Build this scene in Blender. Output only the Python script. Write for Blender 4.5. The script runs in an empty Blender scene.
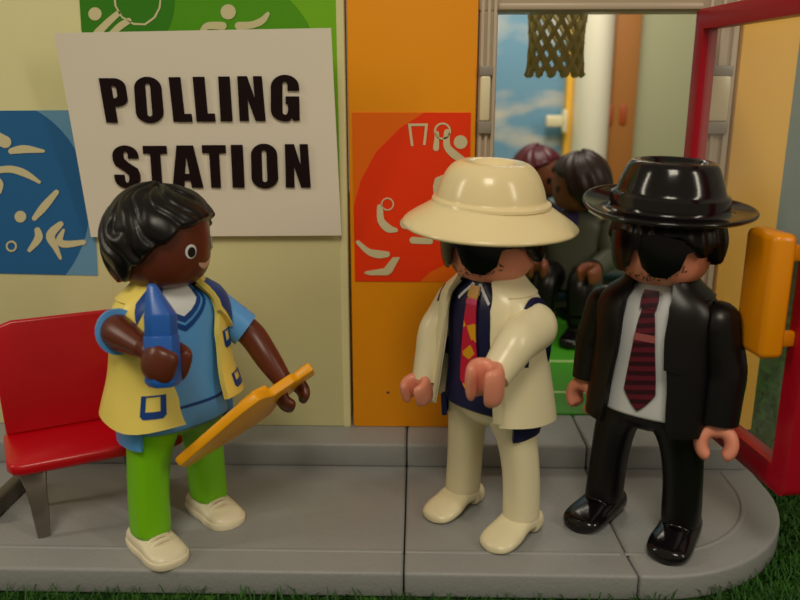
import bpy, bmesh, math, random
from math import sin, cos, pi, radians as R, atan2, sqrt, hypot
from mathutils import Vector, Matrix, noise, geometry
random.seed(7)
V = Vector
C = bpy.context.scene.collection
K = 0.1                       # modelled in centimetres, linked at 0.1 unit per centimetre

# ------------------------------------------------------------------ camera
F = 780.0; PITCH = R(15.0); YAW = R(1.25)
CAMP = V((0, 0, 8.8))
FW = V((-sin(YAW)*cos(PITCH), cos(YAW)*cos(PITCH), -sin(PITCH)))
RT = V((cos(YAW), sin(YAW), 0)); UP = RT.cross(FW)
def ray(px, py): return (FW + RT*((px-400)/F) - UP*((py-300)/F))
def atY(px, py, Y): d = ray(px, py); return CAMP + d*(Y/d.y)
def atZ(px, py, Z=0.0): d = ray(px, py); return CAMP + d*((Z-CAMP.z)/d.z)
def onplane(px, py, p0, n): d = ray(px, py); return CAMP + d*((p0-CAMP).dot(n)/d.dot(n))

# ------------------------------------------------------------------ materials
def srgb(r, g, b):
    f = lambda c: (c/255/12.92) if c/255 <= .04045 else ((c/255+.055)/1.055)**2.4
    return (f(r), f(g), f(b), 1)
MATS = {}
def mat(name, rgb, rough=.4, spec=.5, metal=0, noise_amt=0.0, scale=20, bump=0.0, bscale=60, trans=0, alpha=1, coat=0, sss=0, emis=0):
    if name in MATS: return MATS[name]
    m = bpy.data.materials.new(name); m.use_nodes = True
    nt = m.node_tree; b = nt.nodes['Principled BSDF']
    col = srgb(*rgb)
    b.inputs['Base Color'].default_value = col
    b.inputs['Roughness'].default_value = rough
    b.inputs['Specular IOR Level'].default_value = spec
    b.inputs['Metallic'].default_value = metal
    b.inputs['Coat Weight'].default_value = coat
    if trans: b.inputs['Transmission Weight'].default_value = trans
    if alpha < 1: b.inputs['Alpha'].default_value = alpha
    if sss: b.inputs['Subsurface Weight'].default_value = sss; b.inputs['Subsurface Scale'].default_value = .02; b.inputs['Subsurface Radius'].default_value = (1, .6, .4)
    if emis: b.inputs['Emission Color'].default_value = col; b.inputs['Emission Strength'].default_value = emis
    tc = nt.nodes.new('ShaderNodeTexCoord')
    if noise_amt:
        n = nt.nodes.new('ShaderNodeTexNoise'); n.inputs['Scale'].default_value = scale; n.inputs['Detail'].default_value = 5
        nt.links.new(tc.outputs['Object'], n.inputs['Vector'])
        mx = nt.nodes.new('ShaderNodeMix'); mx.data_type = 'RGBA'
        mx.inputs[6].default_value = tuple(c*(1-noise_amt) for c in col[:3])+(1,)
        mx.inputs[7].default_value = tuple(min(1, c*(1+noise_amt)) for c in col[:3])+(1,)
        nt.links.new(n.outputs['Fac'], mx.inputs[0]); nt.links.new(mx.outputs[2], b.inputs['Base Color'])
    if bump:
        n2 = nt.nodes.new('ShaderNodeTexNoise'); n2.inputs['Scale'].default_value = bscale; n2.inputs['Detail'].default_value = 3
        nt.links.new(tc.outputs['Object'], n2.inputs['Vector'])
        bp = nt.nodes.new('ShaderNodeBump'); bp.inputs['Strength'].default_value = bump; bp.inputs['Distance'].default_value = .01
        nt.links.new(n2.outputs['Fac'], bp.inputs['Height']); nt.links.new(bp.outputs['Normal'], b.inputs['Normal'])
    MATS[name] = m
    return m

# ------------------------------------------------------------------ object helpers
OBJS = []
def mk(name, verts, faces, m, parent=None, M=None, smooth=True, ang=42, mats=None, fmi=None):
    me = bpy.data.meshes.new(name)
    vs = [(M @ V(v)) if M is not None else V(v) for v in verts]
    me.from_pydata([tuple(v) for v in vs], [], faces)
    bm = bmesh.new(); bm.from_mesh(me)
    bmesh.ops.recalc_face_normals(bm, faces=bm.faces)
    bm.to_mesh(me); bm.free()
    for mm in (mats or [m]): me.materials.append(mm)
    if fmi: me.polygons.foreach_set('material_index', fmi)
    if smooth:
        me.polygons.foreach_set('use_smooth', [True]*len(me.polygons))
        me.set_sharp_from_angle(angle=R(ang))
    o = bpy.data.objects.new(name, me); C.objects.link(o)
    if parent: o.parent = parent
    OBJS.append(o); return o
def empty(name, loc=(0, 0, 0), rz=0.0):
    o = bpy.data.objects.new(name, None); C.objects.link(o); o.location = loc; o.rotation_euler = (0, 0, rz)
    o.empty_display_size = .1; OBJS.append(o); return o
def tag(o, label=None, cat=None, group=None, kind=None):
    if label: o['label'] = label
    if cat: o['category'] = cat
    if group: o['group'] = group
    if kind: o['kind'] = kind
    return o
class MB:                      # collects verts and faces of one part
    def __init__(s): s.v = []; s.f = []
    def add(s, vs, fs, M=None):
        b = len(s.v); s.v += [(M @ V(v)) if M is not None else V(v) for v in vs]
        s.f += [tuple(i+b for i in f) for f in fs]; return s
    def build(s, name, m, parent=None, **k): return mk(name, s.v, s.f, m, parent, **k)
def box(x0, x1, y0, y1, z0, z1, bev=0.0, seg=2):
    bm = bmesh.new()
    bmesh.ops.create_cube(bm, size=1)
    for v in bm.verts: v.co = V(((x0+x1)/2+v.co.x*(x1-x0), (y0+y1)/2+v.co.y*(y1-y0), (z0+z1)/2+v.co.z*(z1-z0)))
    if bev: bmesh.ops.bevel(bm, geom=bm.edges[:], offset=bev, segments=seg, profile=.5, affect='EDGES')
    bm.verts.ensure_lookup_table()
    out = [v.co.copy() for v in bm.verts], [tuple(v.index for v in f.verts) for f in bm.faces]
    bm.free(); return out
def prism(poly, d, bev=0.0, seg=2, holes=()):
    """2D polygon in (x, z), extruded from y=0 to y=d"""
    loops = [[V((p[0], 0, p[1])) for p in poly]]+[[V((p[0], 0, p[1])) for p in h] for h in holes]
    flat = [v for l in loops for v in l]; n = len(flat)
    bm = bmesh.new()
    if holes:
        tris = geometry.tessellate_polygon(loops)
        a = [bm.verts.new(v) for v in flat]; b = [bm.verts.new(v+V((0, d, 0))) for v in flat]
        for t in tris:
            try: bm.faces.new([a[i] for i in t]); bm.faces.new([b[i] for i in reversed(t)])
            except ValueError: pass
        k = 0
        for l in loops:
            m = len(l)
            for i in range(m): bm.faces.new([a[k+i], a[k+(i+1) % m], b[k+(i+1) % m], b[k+i]])
            k += m
    else:
        a = [bm.verts.new(v) for v in flat]; b = [bm.verts.new(v+V((0, d, 0))) for v in flat]
        bm.faces.new(a); bm.faces.new(b[::-1])
        for i in range(n): bm.faces.new([a[i], a[(i+1) % n], b[(i+1) % n], b[i]])
    bmesh.ops.recalc_face_normals(bm, faces=bm.faces)
    if bev:
        es = [e for e in bm.edges if e.is_manifold and e.calc_face_angle(0) > R(35)]
        bmesh.ops.bevel(bm, geom=es, offset=bev, segments=seg, profile=.5, affect='EDGES', clamp_overlap=True)
    bm.verts.index_update()
    out = [v.co.copy() for v in bm.verts], [tuple(v.index for v in f.verts) for f in bm.faces]
    bm.free(); return out
def lathe(prof, n=48, warp=None):
    vs, fs = [], []
    for r, z in prof:
        for i in range(n):
            a = 2*pi*i/n; p = V((r*sin(a), -r*cos(a), z)); vs.append(warp(p) if warp else p)
    m = len(prof)
    for j in range(m-1):
        for i in range(n):
            k = (i+1) % n; fs.append((j*n+i, j*n+k, (j+1)*n+k, (j+1)*n+i))
    fs.append(tuple(range(n))[::-1]); fs.append(tuple((m-1)*n+i for i in range(n)))
    return vs, fs
def catmull(pts, k=8):
    """smooth interpolation of tuples"""
    out = []; n = len(pts)
    for i in range(n-1):
        p0, p1, p2, p3 = pts[max(i-1, 0)], pts[i], pts[i+1], pts[min(i+2, n-1)]
        for s in range(k):
            t = s/k
            out.append(tuple(.5*((2*b)+(-a+c)*t+(2*a-5*b+4*c-d)*t*t+(-a+3*b-3*c+d)*t**3) for a, b, c, d in zip(p0, p1, p2, p3)))
    out.append(tuple(pts[-1])); return out
def sweep(path, n=20, p=2.0, up=V((0, 0, 1)), k=6, capr=True):
    """path rows (x,y,z,a,b): a across, b along 'up'; superellipse section, closed ends"""
    rows = catmull(path, k) if k else path
    P = [V(r[:3]) for r in rows]; vs, fs = [], []
    m = len(P)
    for j in range(m):
        t = (P[min(j+1, m-1)]-P[max(j-1, 0)]).normalized()
        s = t.cross(up)
        s = s.normalized() if s.length > 1e-5 else V((1, 0, 0))
        u = s.cross(t).normalized()
        for i in range(n):
            a = 2*pi*i/n; ca, sa = cos(a), sin(a)
            x = math.copysign(abs(ca)**(2/p), ca)*rows[j][3]; y = math.copysign(abs(sa)**(2/p), sa)*rows[j][4]
            vs.append(P[j]+s*x+u*y)
    for j in range(m-1):
        for i in range(n):
            q = (i+1) % n; fs.append((j*n+i, j*n+q, (j+1)*n+q, (j+1)*n+i))
    fs.append(tuple(range(n))[::-1]); fs.append(tuple((m-1)*n+i for i in range(n)))
    return vs, fs
def roundtube(pts, rad, n=20, up=V((0, 0, 1)), k=6, start=True, end=True, p=2.0):
    """tube with hemispherical ends; pts rows, rad per point"""
    rows = [tuple(a)+(r, r) for a, r in zip(pts, rad)]
    rows = catmull(rows, k)
    if start:
        p0 = V(rows[0][:3]); t = (p0-V(rows[1][:3])).normalized(); r = rows[0][3]
        rows = [tuple(p0+t*r*sin(a))+(max(r*cos(a), .004),)*2 for a in (1.5, 1.25, .95, .6, .3)]+rows
    if end:
        p0 = V(rows[-1][:3]); t = (p0-V(rows[-2][:3])).normalized(); r = rows[-1][3]
        rows = rows+[tuple(p0+t*r*sin(a))+(max(r*cos(a), .004),)*2 for a in (.3, .6, .95, 1.25, 1.5)]
    return sweep(rows, n, p, up, 0)

class Surf:
    """closed body of superellipse sections; keys (z, rx, ry, cx, cy)"""
    def __init__(s, keys, p=2.4, k=6):
        s.keys = [tuple(q)+(0,)*(5-len(q)) for q in keys]; s.rows = catmull(s.keys, k); s.p = p
    def sec(s, z):
        r = s.rows
        if z <= r[0][0]: return r[0]
        for a, b in zip(r, r[1:]):
            if z <= b[0]:
                t = (z-a[0])/max(b[0]-a[0], 1e-9)
                return tuple(x+(y-x)*t for x, y in zip(a, b))
        return r[-1]
    def pt(s, az, z, off=0.0):
        _, rx, ry, cx, cy = s.sec(z); e = 2/s.p; sa, ca = sin(az), cos(az)
        x = math.copysign(abs(sa)**e, sa); y = -math.copysign(abs(ca)**e, ca)
        q = V((cx+rx*x, cy+ry*y, z))
        if off:
            nrm = V((x/max(rx, .05), y/max(ry, .05), 0))
            nrm = nrm.normalized() if nrm.length > 0 else V((0, -1, 0))
            z2 = .04; a = s.sec(z+z2); b = s.sec(z-z2)
            slope = ((a[1]+a[2])-(b[1]+b[2]))/2/(a[0]-b[0]+1e-6)
            slope = max(-1.6, min(1.6, slope))
            nrm.z = -slope; nrm.normalize(); q += nrm*off
        return q
    def mesh(s, n=40):
        vs, fs = [], []
        m = len(s.rows)
        for r in s.rows:
            for i in range(n): vs.append(s.pt(2*pi*i/n, r[0]))
        for j in range(m-1):
            for i in range(n):
                q = (i+1) % n; fs.append((j*n+i, j*n+q, (j+1)*n+q, (j+1)*n+i))
        fs.append(tuple(range(n))[::-1]); fs.append(tuple((m-1)*n+i for i in range(n)))
        return vs, fs
    def shell(s, a0, a1, z0, z1, off0, off1, n=36, m=26):
        """open coat wall between azimuths a0(z)..a1(z), thickness off0..off1, closed rim; z0/z1 may be functions of u"""
        f = lambda q, t: q(t) if callable(q) else q
        vs, fs = [], []
        def grid(off, shrink):
            g = []
            for j in range(m+1):
                for i in range(n+1):
                    u = i/n; za = f(z0, u); zb = f(z1, u); z = za+(zb-za)*j/m
                    A0, A1 = f(a0, z), f(a1, z); az = A0+(A1-A0)*u
                    g.append(s.pt(az, z, off))
            return g
        mid = (off0+off1)/2
        g0 = grid(off0, 0); g1 = grid(off1, 0); vs = g0+g1; N = (m+1)*(n+1)
        for j in range(m):
            for i in range(n):
                a = j*(n+1)+i; q = (a, a+1, a+n+2, a+n+1)
                fs.append(q[::-1]); fs.append(tuple(N+x for x in q))
        rim = [i for i in range(n+1)]+[j*(n+1)+n for j in range(1, m+1)]+[m*(n+1)+i for i in range(n-1, -1, -1)]+[j*(n+1) for j in range(m-1, 0, -1)]
        L = len(rim)
        for i in range(L): a, b = rim[i], rim[(i+1) % L]; fs.append((a, b, N+b, N+a))
        return vs, fs
    def decal(s, poly, off=.012, thick=0.0, holes=(), step=.09, fn=None):
        """polygon in (azimuth degrees, z) laid on the surface"""
        fn = fn or (lambda q, o: s.pt(R(q[0]), q[1], o))
        return decal2(poly, fn, off, thick, holes, step*60, step)
def inpoly(p, poly):
    c = False; n = len(poly)
    for i in range(n):
        x1, y1 = poly[i]; x2, y2 = poly[i-1]
        if (y1 > p[1]) != (y2 > p[1]) and p[0] < (x2-x1)*(p[1]-y1)/(y2-y1)+x1: c = not c
    return c
def decal2(poly, fn, off, thick, holes, sx, sy):
    pts = []; edges = []
    for l in [poly]+list(holes):
        dense = []
        for i in range(len(l)):
            a, b = l[i], l[(i+1) % len(l)]
            k = max(1, int(max(abs(a[0]-b[0])/sx, abs(a[1]-b[1])/sy)))
            for j in range(k): dense.append((a[0]+(b[0]-a[0])*j/k, a[1]+(b[1]-a[1])*j/k))
        b0 = len(pts); pts += dense; edges += [(b0+i, b0+(i+1) % len(dense)) for i in range(len(dense))]
    xs = [p[0] for p in poly]; ys = [p[1] for p in poly]
    x = min(xs)+sx*.5
    while x < max(xs):
        y = min(ys)+sy*.5
        while y < max(ys):
            q = (x+random.uniform(-.05, .05)*sx, y+random.uniform(-.05, .05)*sy)
            if inpoly(q, poly): pts.append(q)
            y += sy
        x += sx
    # scale so that the triangulation is even
    r = geometry.delaunay_2d_cdt([V((p[0]/sx, p[1]/sy)) for p in pts], edges, [], 0, 1e-6)
    vv, fc = r[0], r[2]
    vv = [(p.x*sx, p.y*sy) for p in vv]
    tris = []
    for t in fc:
        c = (sum(vv[i][0] for i in t)/3, sum(vv[i][1] for i in t)/3)
        if inpoly(c, poly) and not any(inpoly(c, h) for h in holes): tris.append(tuple(t))
    vs = [fn(p, off) for p in vv]
    if thick:
        cnt = {}
        for t in tris:
            for i in range(3):
                e = (t[i], t[(i+1) % 3]); cnt[e] = 1
        N = len(vs); fs = [t for t in tris]+[tuple(N+i for i in reversed(t)) for t in tris]
        for e in cnt:
            if (e[1], e[0]) not in cnt: fs.append((e[1], e[0], N+e[0], N+e[1]))
        return vs+[fn(p, off+thick) for p in vv], fs
    return vs, tris
def circle(cx, cy, rx, ry=None, n=24, a0=0): ry = rx if ry is None else ry; return [(cx+rx*cos(a0+2*pi*i/n), cy+ry*sin(a0+2*pi*i/n)) for i in range(n)]
def stroke(pts, w, n=6):
    """capsule-like outline round a smooth polyline; w a width or one per point"""
    ws = w if isinstance(w, (list, tuple)) else [w]*len(pts)
    rows = catmull([(p[0], p[1], q) for p, q in zip(pts, ws)], 5)
    L, Rr = [], []
    for i, (x, y, q) in enumerate(rows):
        a = rows[max(i-1, 0)]; b = rows[min(i+1, len(rows)-1)]; t = atan2(b[1]-a[1], b[0]-a[0])
        L.append((x-sin(t)*q/2, y+cos(t)*q/2)); Rr.append((x+sin(t)*q/2, y-cos(t)*q/2))
    def cap(row, t, s):
        x, y, q = row
        return [(x+q/2*cos(t+s*(pi/2-pi*i/n)), y+q/2*sin(t+s*(pi/2-pi*i/n))) for i in range(1, n)]
    t1 = atan2(rows[-1][1]-rows[-2][1], rows[-1][0]-rows[-2][0]); t0 = atan2(rows[0][1]-rows[1][1], rows[0][0]-rows[1][0])
    return L+cap(rows[-1], t1, 1)+Rr[::-1]+cap(rows[0], t0, 1)
def plate(polys, fn, thick, name, m, parent=None):
    """flat printed shapes; polys = [(outer, holes)], fn maps 2D to 3D with an offset towards the viewer"""
    mb = MB()
    for outer, holes in polys:
        loops = [[V((p[0], p[1], 0)) for p in outer]]+[[V((p[0], p[1], 0)) for p in h] for h in holes]
        tris = geometry.tessellate_polygon(loops); flat = [p for l in ([outer]+list(holes)) for p in l]
        N = len(flat); vs = [fn(p, thick) for p in flat]+[fn(p, 0) for p in flat]
        fs = [tuple(t) for t in tris]
        k = 0
        for l in [outer]+list(holes):
            q = len(l)
            for i in range(q): a, b = k+i, k+(i+1) % q; fs.append((a, b, N+b, N+a))
            k += q
        mb.add(vs, fs)
    return mb.build(name, m, parent, smooth=False)

# ------------------------------------------------------------------ palette
CREAM = mat('cream_wall_plastic', (226, 221, 168), .5, .3, noise_amt=.04, scale=6)
WHITEP = mat('ivory_plastic', (236, 226, 188), .28, .5)
ORANGEW = mat('orange_wall_plastic', (244, 156, 8), .5, .3, noise_amt=.03, scale=5)
YELLOWW = mat('yellow_wall_plastic', (255, 198, 84), .5, .3, noise_amt=.03, scale=5)
GREYP = mat('grey_platform_plastic', (148, 150, 150), .42, .4, noise_amt=.03, scale=14, bump=.12, bscale=140)
GREYT = mat('taupe_frame_plastic', (192, 176, 154), .35, .5)
REDP = mat('red_chair_plastic', (196, 2, 22), .3, .5)
REDD = mat('crimson_door_plastic', (176, 0, 34), .35, .5)
HANDLE = mat('amber_handle_plastic', (240, 150, 0), .3, .5)
STEEL = mat('dull_grey_metal_plastic', (120, 112, 104), .3, .5, metal=.5)
DKGREY = mat('dark_grey_plastic', (84, 78, 72), .45, .4)
BLACKP = mat('black_glossy_plastic', (16, 13, 16), .14, .5)
BLACKC = mat('black_coat_plastic', (13, 11, 13), .34, .4)
BLACKH = mat('black_hair_plastic', (15, 11, 14), .32, .36)
HATW = mat('cream_hat_plastic', (246, 228, 178), .2, .5)
SKIN = mat('pink_skin_plastic', (232, 150, 124), .36, .45)
BROWNS = mat('brown_skin_plastic', (98, 44, 26), .32, .5)
LIME = mat('lime_trouser_plastic', (124, 200, 16), .38, .45)
SKYB = mat('light_blue_shirt_plastic', (92, 164, 236), .36, .45)
DKBLUE = mat('dark_blue_print', (14, 66, 142), .4, .4)
MIDBLUE = mat('royal_blue_plastic', (32, 100, 196), .3, .5)
VESTY = mat('pale_yellow_vest_plastic', (246, 224, 112), .34, .5)
WHITEPR = mat('white_print', (226, 230, 234), .45, .4)
SHOEW = mat('white_shoe_plastic', (236, 226, 196), .35, .5)
NAVY = mat('navy_plastic', (22, 24, 66), .35, .45)
ORANGEB = mat('orange_board_plastic', (255, 176, 16), .35, .45)
GLASSD = mat('dark_sunglass_plastic', (7, 6, 8), .24, .35)
EYEB = mat('eye_black_print', (14, 8, 8), .3, .5)
PAPER = mat('white_paper', (244, 236, 220), .8, .2, noise_amt=.02, scale=8)
INK = mat('black_ink', (28, 12, 16), .7, .2)
GLYPH = mat('cream_print', (216, 206, 164), .5, .3)

def stain_nodes():
    nt = PAPER.node_tree; b = nt.nodes['Principled BSDF']; tc = nt.nodes.new('ShaderNodeTexCoord')
    src = b.inputs['Base Color'].links[0].from_socket
    mp = nt.nodes.new('ShaderNodeMapping'); c = STAIN*K
    vm = nt.nodes.new('ShaderNodeVectorMath'); vm.operation = 'DISTANCE'; vm.inputs[1].default_value = c
    nt.links.new(tc.outputs['Object'], vm.inputs[0])
    mr = nt.nodes.new('ShaderNodeMapRange'); mr.inputs[1].default_value = .014; mr.inputs[2].default_value = .04
    mr.inputs[3].default_value = .3; mr.inputs[4].default_value = 0
    nt.links.new(vm.outputs['Value'], mr.inputs[0])
    mx = nt.nodes.new('ShaderNodeMix'); mx.data_type = 'RGBA'; nt.links.new(mr.outputs[0], mx.inputs[0])
    nt.links.new(src, mx.inputs[6]); mx.inputs[7].default_value = srgb(120, 105, 85)
    nt.links.new(mx.outputs[2], b.inputs['Base Color'])

# ================================================================== SETTING
YW = 18.2                      # front face of the building wall
KZ = .6                        # kerb height
def wallpt(Y): return lambda p, o: atY(p[0], p[1], Y)+V((0, -o, 0))
def X_at(px, py, Y=YW): return atY(px, py, Y).x
xs = X_at(350, 300)            # seam cream / orange
xo = X_at(474, 200)            # orange wall's right end
xj = X_at(496, 100)            # inner side of the left jamb
xr0 = X_at(703, 12)            # right jamb
xr1 = X_at(701, 425); xr2 = X_at(752, 425)
ZT = atY(560, 11, YW).z        # underside of the lintel
wl = MB().add(*box(-16, xs-.02, YW, YW+.5, KZ, 13.5, .04)).build('wall_left', CREAM)
tag(wl, 'cream plastic wall panel behind the polling station notice', 'wall', kind='structure')
# raised cream edge strip beside the seam
tr = MB().add(*box(xs-.2, xs-.03, YW-.03, YW+.1, KZ, 13.5, .02)).build('trim_1', CREAM, smooth=False)
tag(tr, 'narrow cream strip along the right edge of the cream wall', 'trim', kind='structure')
q = atY(107, 240, YW)
MB().add(*box(q.x-.012, q.x+.012, YW-.008, YW+.05, KZ, 13)).build('panel_seam', CREAM, wl, smooth=False)
wm = MB().add(*box(xs+.03, xo, YW, YW+.5, KZ, 13.5, .04)).build('wall_middle', ORANGEW)
tag(wm, 'orange plastic wall panel between cream wall and doorway', 'wall', kind='structure')
wd = MB().add(*lathe([(.001, -.004), (.035, -.004), (.04, 0), (.03, .01), (.001, .012)], 12), M=Matrix.Translation(atY(388, 392.5, YW))@Matrix.Rotation(pi/2, 4, 'X')).build('peg_hole', DKGREY, wm)
wr = MB().add(*box(xr1, xr2, YW, YW+.5, KZ, 13.5, .04)).build('wall_right', YELLOWW)
tag(wr, 'yellow wall panel seen through the open glass door', 'wall', kind='structure')
# door jambs and lintel: ribbed taupe posts
def jamb(name, x0, x1, lab):
    mb = MB().add(*box(x0, x1, YW+.05, YW+.6, KZ, 13.5, .05))
    n = 3
    for i in range(n): c = x0+(x1-x0)*(i+.5)/n; mb.add(*box(c-.035, c+.035, YW-.02, YW+.1, KZ, ZT+.3, .02))
    o = mb.build(name, GREYT); tag(o, lab, 'door frame', kind='structure')
    z0, z1 = atY(485, 121, YW).z, atY(485, 76, YW).z
    for a, b in ((z0-.28, z0), (z1, z1+.22)): MB().add(*box(x0+.02, x1-.1, YW-.1, YW+.1, a, b, .03)).build('hinge_clip', mat('grey_clip_plastic', (150, 144, 134), .4), o)
    MB().add(*box(x0+.04, x1-.14, YW-.12, YW+.1, z0, z1, .05)).build('hinge_block', WHITEP, o)
    return o
jamb('trim_2', xo+.03, xj, 'taupe ribbed post at the left side of the doorway')
jamb('trim_3', xr0+.05, xr1-.05, 'taupe ribbed post at the hinge side of the doorway')
mb = MB().add(*box(xo, xr1, YW+.02, YW+.9, ZT, 13.5, .06))
mb.add(*box(xj, xr0, YW-.05, YW+.2, ZT+.02, ZT+.16, .04))
tag(mb.build('trim_4', GREYT), 'taupe beam across the top of the doorway', 'beam', kind='structure')

# printed sports panels on the walls
def squarepanel(name, quad, base, disc, discmat, glyphs, parent, lab):
    fn = wallpt(YW)
    o = plate([(quad, [])], fn, .015, name, base, parent)
    for k, (d, dm) in enumerate(zip(disc, discmat)): plate([(clip(d, quad), [])], lambda p, q, k=k: fn(p, q+.013+.005*k), .005, 'printed_disc', dm, o)
    fn3 = lambda p, q: fn(p, q+.026)
    for gl in glyphs: plate(gl, fn3, .006, 'pictogram', GLYPH, o)
    return o
def clip(poly, quad):
    """Sutherland-Hodgman clip of a polygon to a convex quad"""
    out = poly
    cx = sum(p[0] for p in quad)/4; cy = sum(p[1] for p in quad)/4
    for i in range(len(quad)):
        a, b = quad[i], quad[(i+1) % len(quad)]
        side = lambda p: (b[0]-a[0])*(p[1]-a[1])-(b[1]-a[1])*(p[0]-a[0])
        s = 1 if side((cx, cy)) > 0 else -1
        new = []
        for j in range(len(out)):
            p, q = out[j-1], out[j]; sp, sq = side(p)*s, side(q)*s
            if (sp >= 0) != (sq >= 0):
                t = sp/(sp-sq); new.append((p[0]+(q[0]-p[0])*t, p[1]+(q[1]-p[1])*t))
            if sq >= 0: new.append(q)
        out = new
    return out
S = lambda pts, w: (stroke(pts, w), [])
BL1 = mat('light_blue_print', (108, 158, 196), .5, .3); BL2 = mat('steel_blue_print', (40, 104, 162), .5, .3)
GR1 = mat('light_green_print', (120, 186, 28), .5, .3); GR2 = mat('green_print', (84, 158, 16), .5, .3); GR3 = mat('deep_green_print', (56, 130, 22), .5, .3)
OR1 = mat('orange_print', (242, 110, 8), .5, .3); OR2 = mat('red_orange_print', (246, 58, 4), .5, .3)
Z4 = lambda x, y: (x/4., 150+y/4.)
squarepanel('sports_print', [(-60, 111), (90, 110), (98, 275.5), (-60, 272)], BL1, [circle(-8, 205, 98, 106, 64, .3)], [BL2], [
    [S([(-4, 137), (6, 142)], 12)],
    [S([(12, 151), (25, 149), (44, 151)], [6, 8, 3])],
    [S([(-8, 171), (10, 169), (25, 173), (40, 182)], [6, 7, 7, 3]), S([(-3, 178), (1, 184), (0, 192)], [5, 6, 4])],
    [(circle(21, 216.5, 5.8), []), S([(35, 218), (45, 206), (57, 192)], [5, 8, 5])],
    [(circle(12, 246, 5.6), [circle(12, 246, 3.8)])],
    [S([(38, 230), (39, 238), (30, 250)], [6, 8, 4]), S([(61, 224), (51, 235), (56, 247), (61, 258)], [6, 9, 6, 3])],
    [S([(64, 230), (60, 240), (66, 244), (84, 242)], [3, 7, 7, 5])],
], wl, None)
squarepanel('sports_print', [(76, -60), (337, -60), (340, 190), (92, 190)], GR1, [circle(215, 70, 105, 100, 64), circle(125, 0, 50, 60, 48)], [GR2, GR3], [
    [(circle(95.5, 14, 6.6), []), S([(98, 33), (109, 22), (118, 14)], [8, 7, 6]), S([(112, 34), (121, 26), (129, 21)], [6, 7, 6])],
    [([(114, -4), (115, 6), (122, 18), (134, 25), (146, 25.5), (156, 18), (161, 8), (162, -4), (160.5, -4), (159, 8), (154, 17), (145, 23.5), (134, 23), (123, 16.5), (117, 6), (116, -4)], [])],
    [(circle(228.5, 12, 7.6), []), S([(239, 26), (252, 25), (262, 21), (268, 14)], [8, 7, 7, 4]), S([(202, 32), (208, 26), (223, 26)], [5, 7, 8])],
], wl, None)
squarepanel('sports_print', [(352, 112.5), (471, 112.5), (468.5, 282), (355, 281)], OR1, [[(440, 108), (425, 112), (400, 128), (376, 152), (361, 180), (354, 205), (345, 300), (400, 300), (430, 272), (450, 262), (480, 240), (480, 108)]], [OR2], [
    [([(408, 123.5), (428, 123.5), (425.5, 145), (423, 145), (425, 126), (411, 126), (413.5, 146), (411, 146)], [])],
    [(circle(442.5, 131, 8.5), [circle(442.5, 131, 6.6)]), S([(437, 133), (436, 148)], [4, 6]), S([(447, 132), (447, 146), (455, 155), (462, 159)], [6, 7, 8, 6])],
    [(circle(460.5, 142, 6.8), [])],
    [([(433, 186), (435, 178), (442, 175), (452, 175), (452, 178), (444, 179), (440, 184), (441, 199), (439, 204), (434, 201)], [])],
    [(circle(387.5, 204, 6.5), [circle(387.5, 204, 5.2)]), S([(380, 207), (381, 220), (388, 228), (396, 230)], [6, 7, 8, 4])],
    [(circle(406, 223, 6), []), S([(413, 240), (430, 241)], [7, 6])],
    [S([(358, 242), (368, 251), (378, 254), (387, 254)], [4, 6, 8, 6])],
    [([(393, 257), (400, 257), (392, 272), (388, 275), (370, 275), (364, 273), (366, 271), (384, 268)], [])],
], wm, None)

# platform: three grey plastic slabs with a kerb along the wall
YF = 12.9; YG = 13.62; YK = 17.2
def slab(name, lab, outline, groove, kerb, bevel=.07):
    """outline / kerb polygons in (x, y)"""
    o = None
    def ext(poly, z0, z1, bev):
        vs, fs = prism([(p[0], -p[1]) for p in poly], z1-z0, bev, 3)
        M = Matrix(((1, 0, 0, 0), (0, 0, -1, 0), (0, 1, 0, z0), (0, 0, 0, 1)))
        return vs, fs, M
    vs, fs, M = ext(outline, -.55, 0, bevel)
    mb = MB().add(vs, fs, M)
    o = mb.build(name, GREYP); tag(o, lab, 'platform', kind='structure')
    vs, fs, M = ext(kerb, -.02, KZ, .08); MB().add(vs, fs, M).build('kerb', GREYP, o)
    gv = MB()
    for a, b in zip(groove, groove[1:]):   # a thin raised bead that follows the edge
        gv.add(*sweep([(a[0], a[1], .0, .05, .022), (b[0], b[1], .0, .05, .022)], 10, 2, k=0))
    gv.build('edge_bead', GREYP, o)
    return o
s1 = (atZ(405, 574).x+atZ(408, 440).x)/2-.02
pA, pB = atZ(610, 521), atZ(638, 572)
xk2 = atZ(588, 470).x
xk2 = atY(588, 440, YK).x
slab('floor', 'left grey platform slab under the chair and the yellow-vested figure', [(-16, YF), (s1-.012, YF), (s1-.012, YW+1), (-16, YW+1)], [(-16, YG), (s1-.03, YG)], [(-16, YK), (s1-.012, YK), (s1-.012, YW+.9), (-16, YW+.9)])
pa = (pA.x, pA.y); pb = (pB.x, YF)
slab('floor', 'middle grey platform slab under the white-suited figure', [(s1+.012, YF), (pb[0]-.012, YF), (pb[0]-.05, YF+.45), (pa[0]-.012, pa[1]), (xk2-.012, YK), (xk2-.012, YW+1), (s1+.012, YW+1)], [(s1+.03, YG), (pb[0]-.2, YG)], [(s1+.012, YK), (xk2-.012, YK), (xk2-.012, YW+.9), (s1+.012, YW+.9)])
cx, cy, rad = 4.56, 16.4, 3.5
arc = lambda r, a0=-90, a1=0, n=20: [(cx+r*cos(R(a0+(a1-a0)*i/n)), cy+r*sin(R(a0+(a1-a0)*i/n))) for i in range(n+1)]
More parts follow.
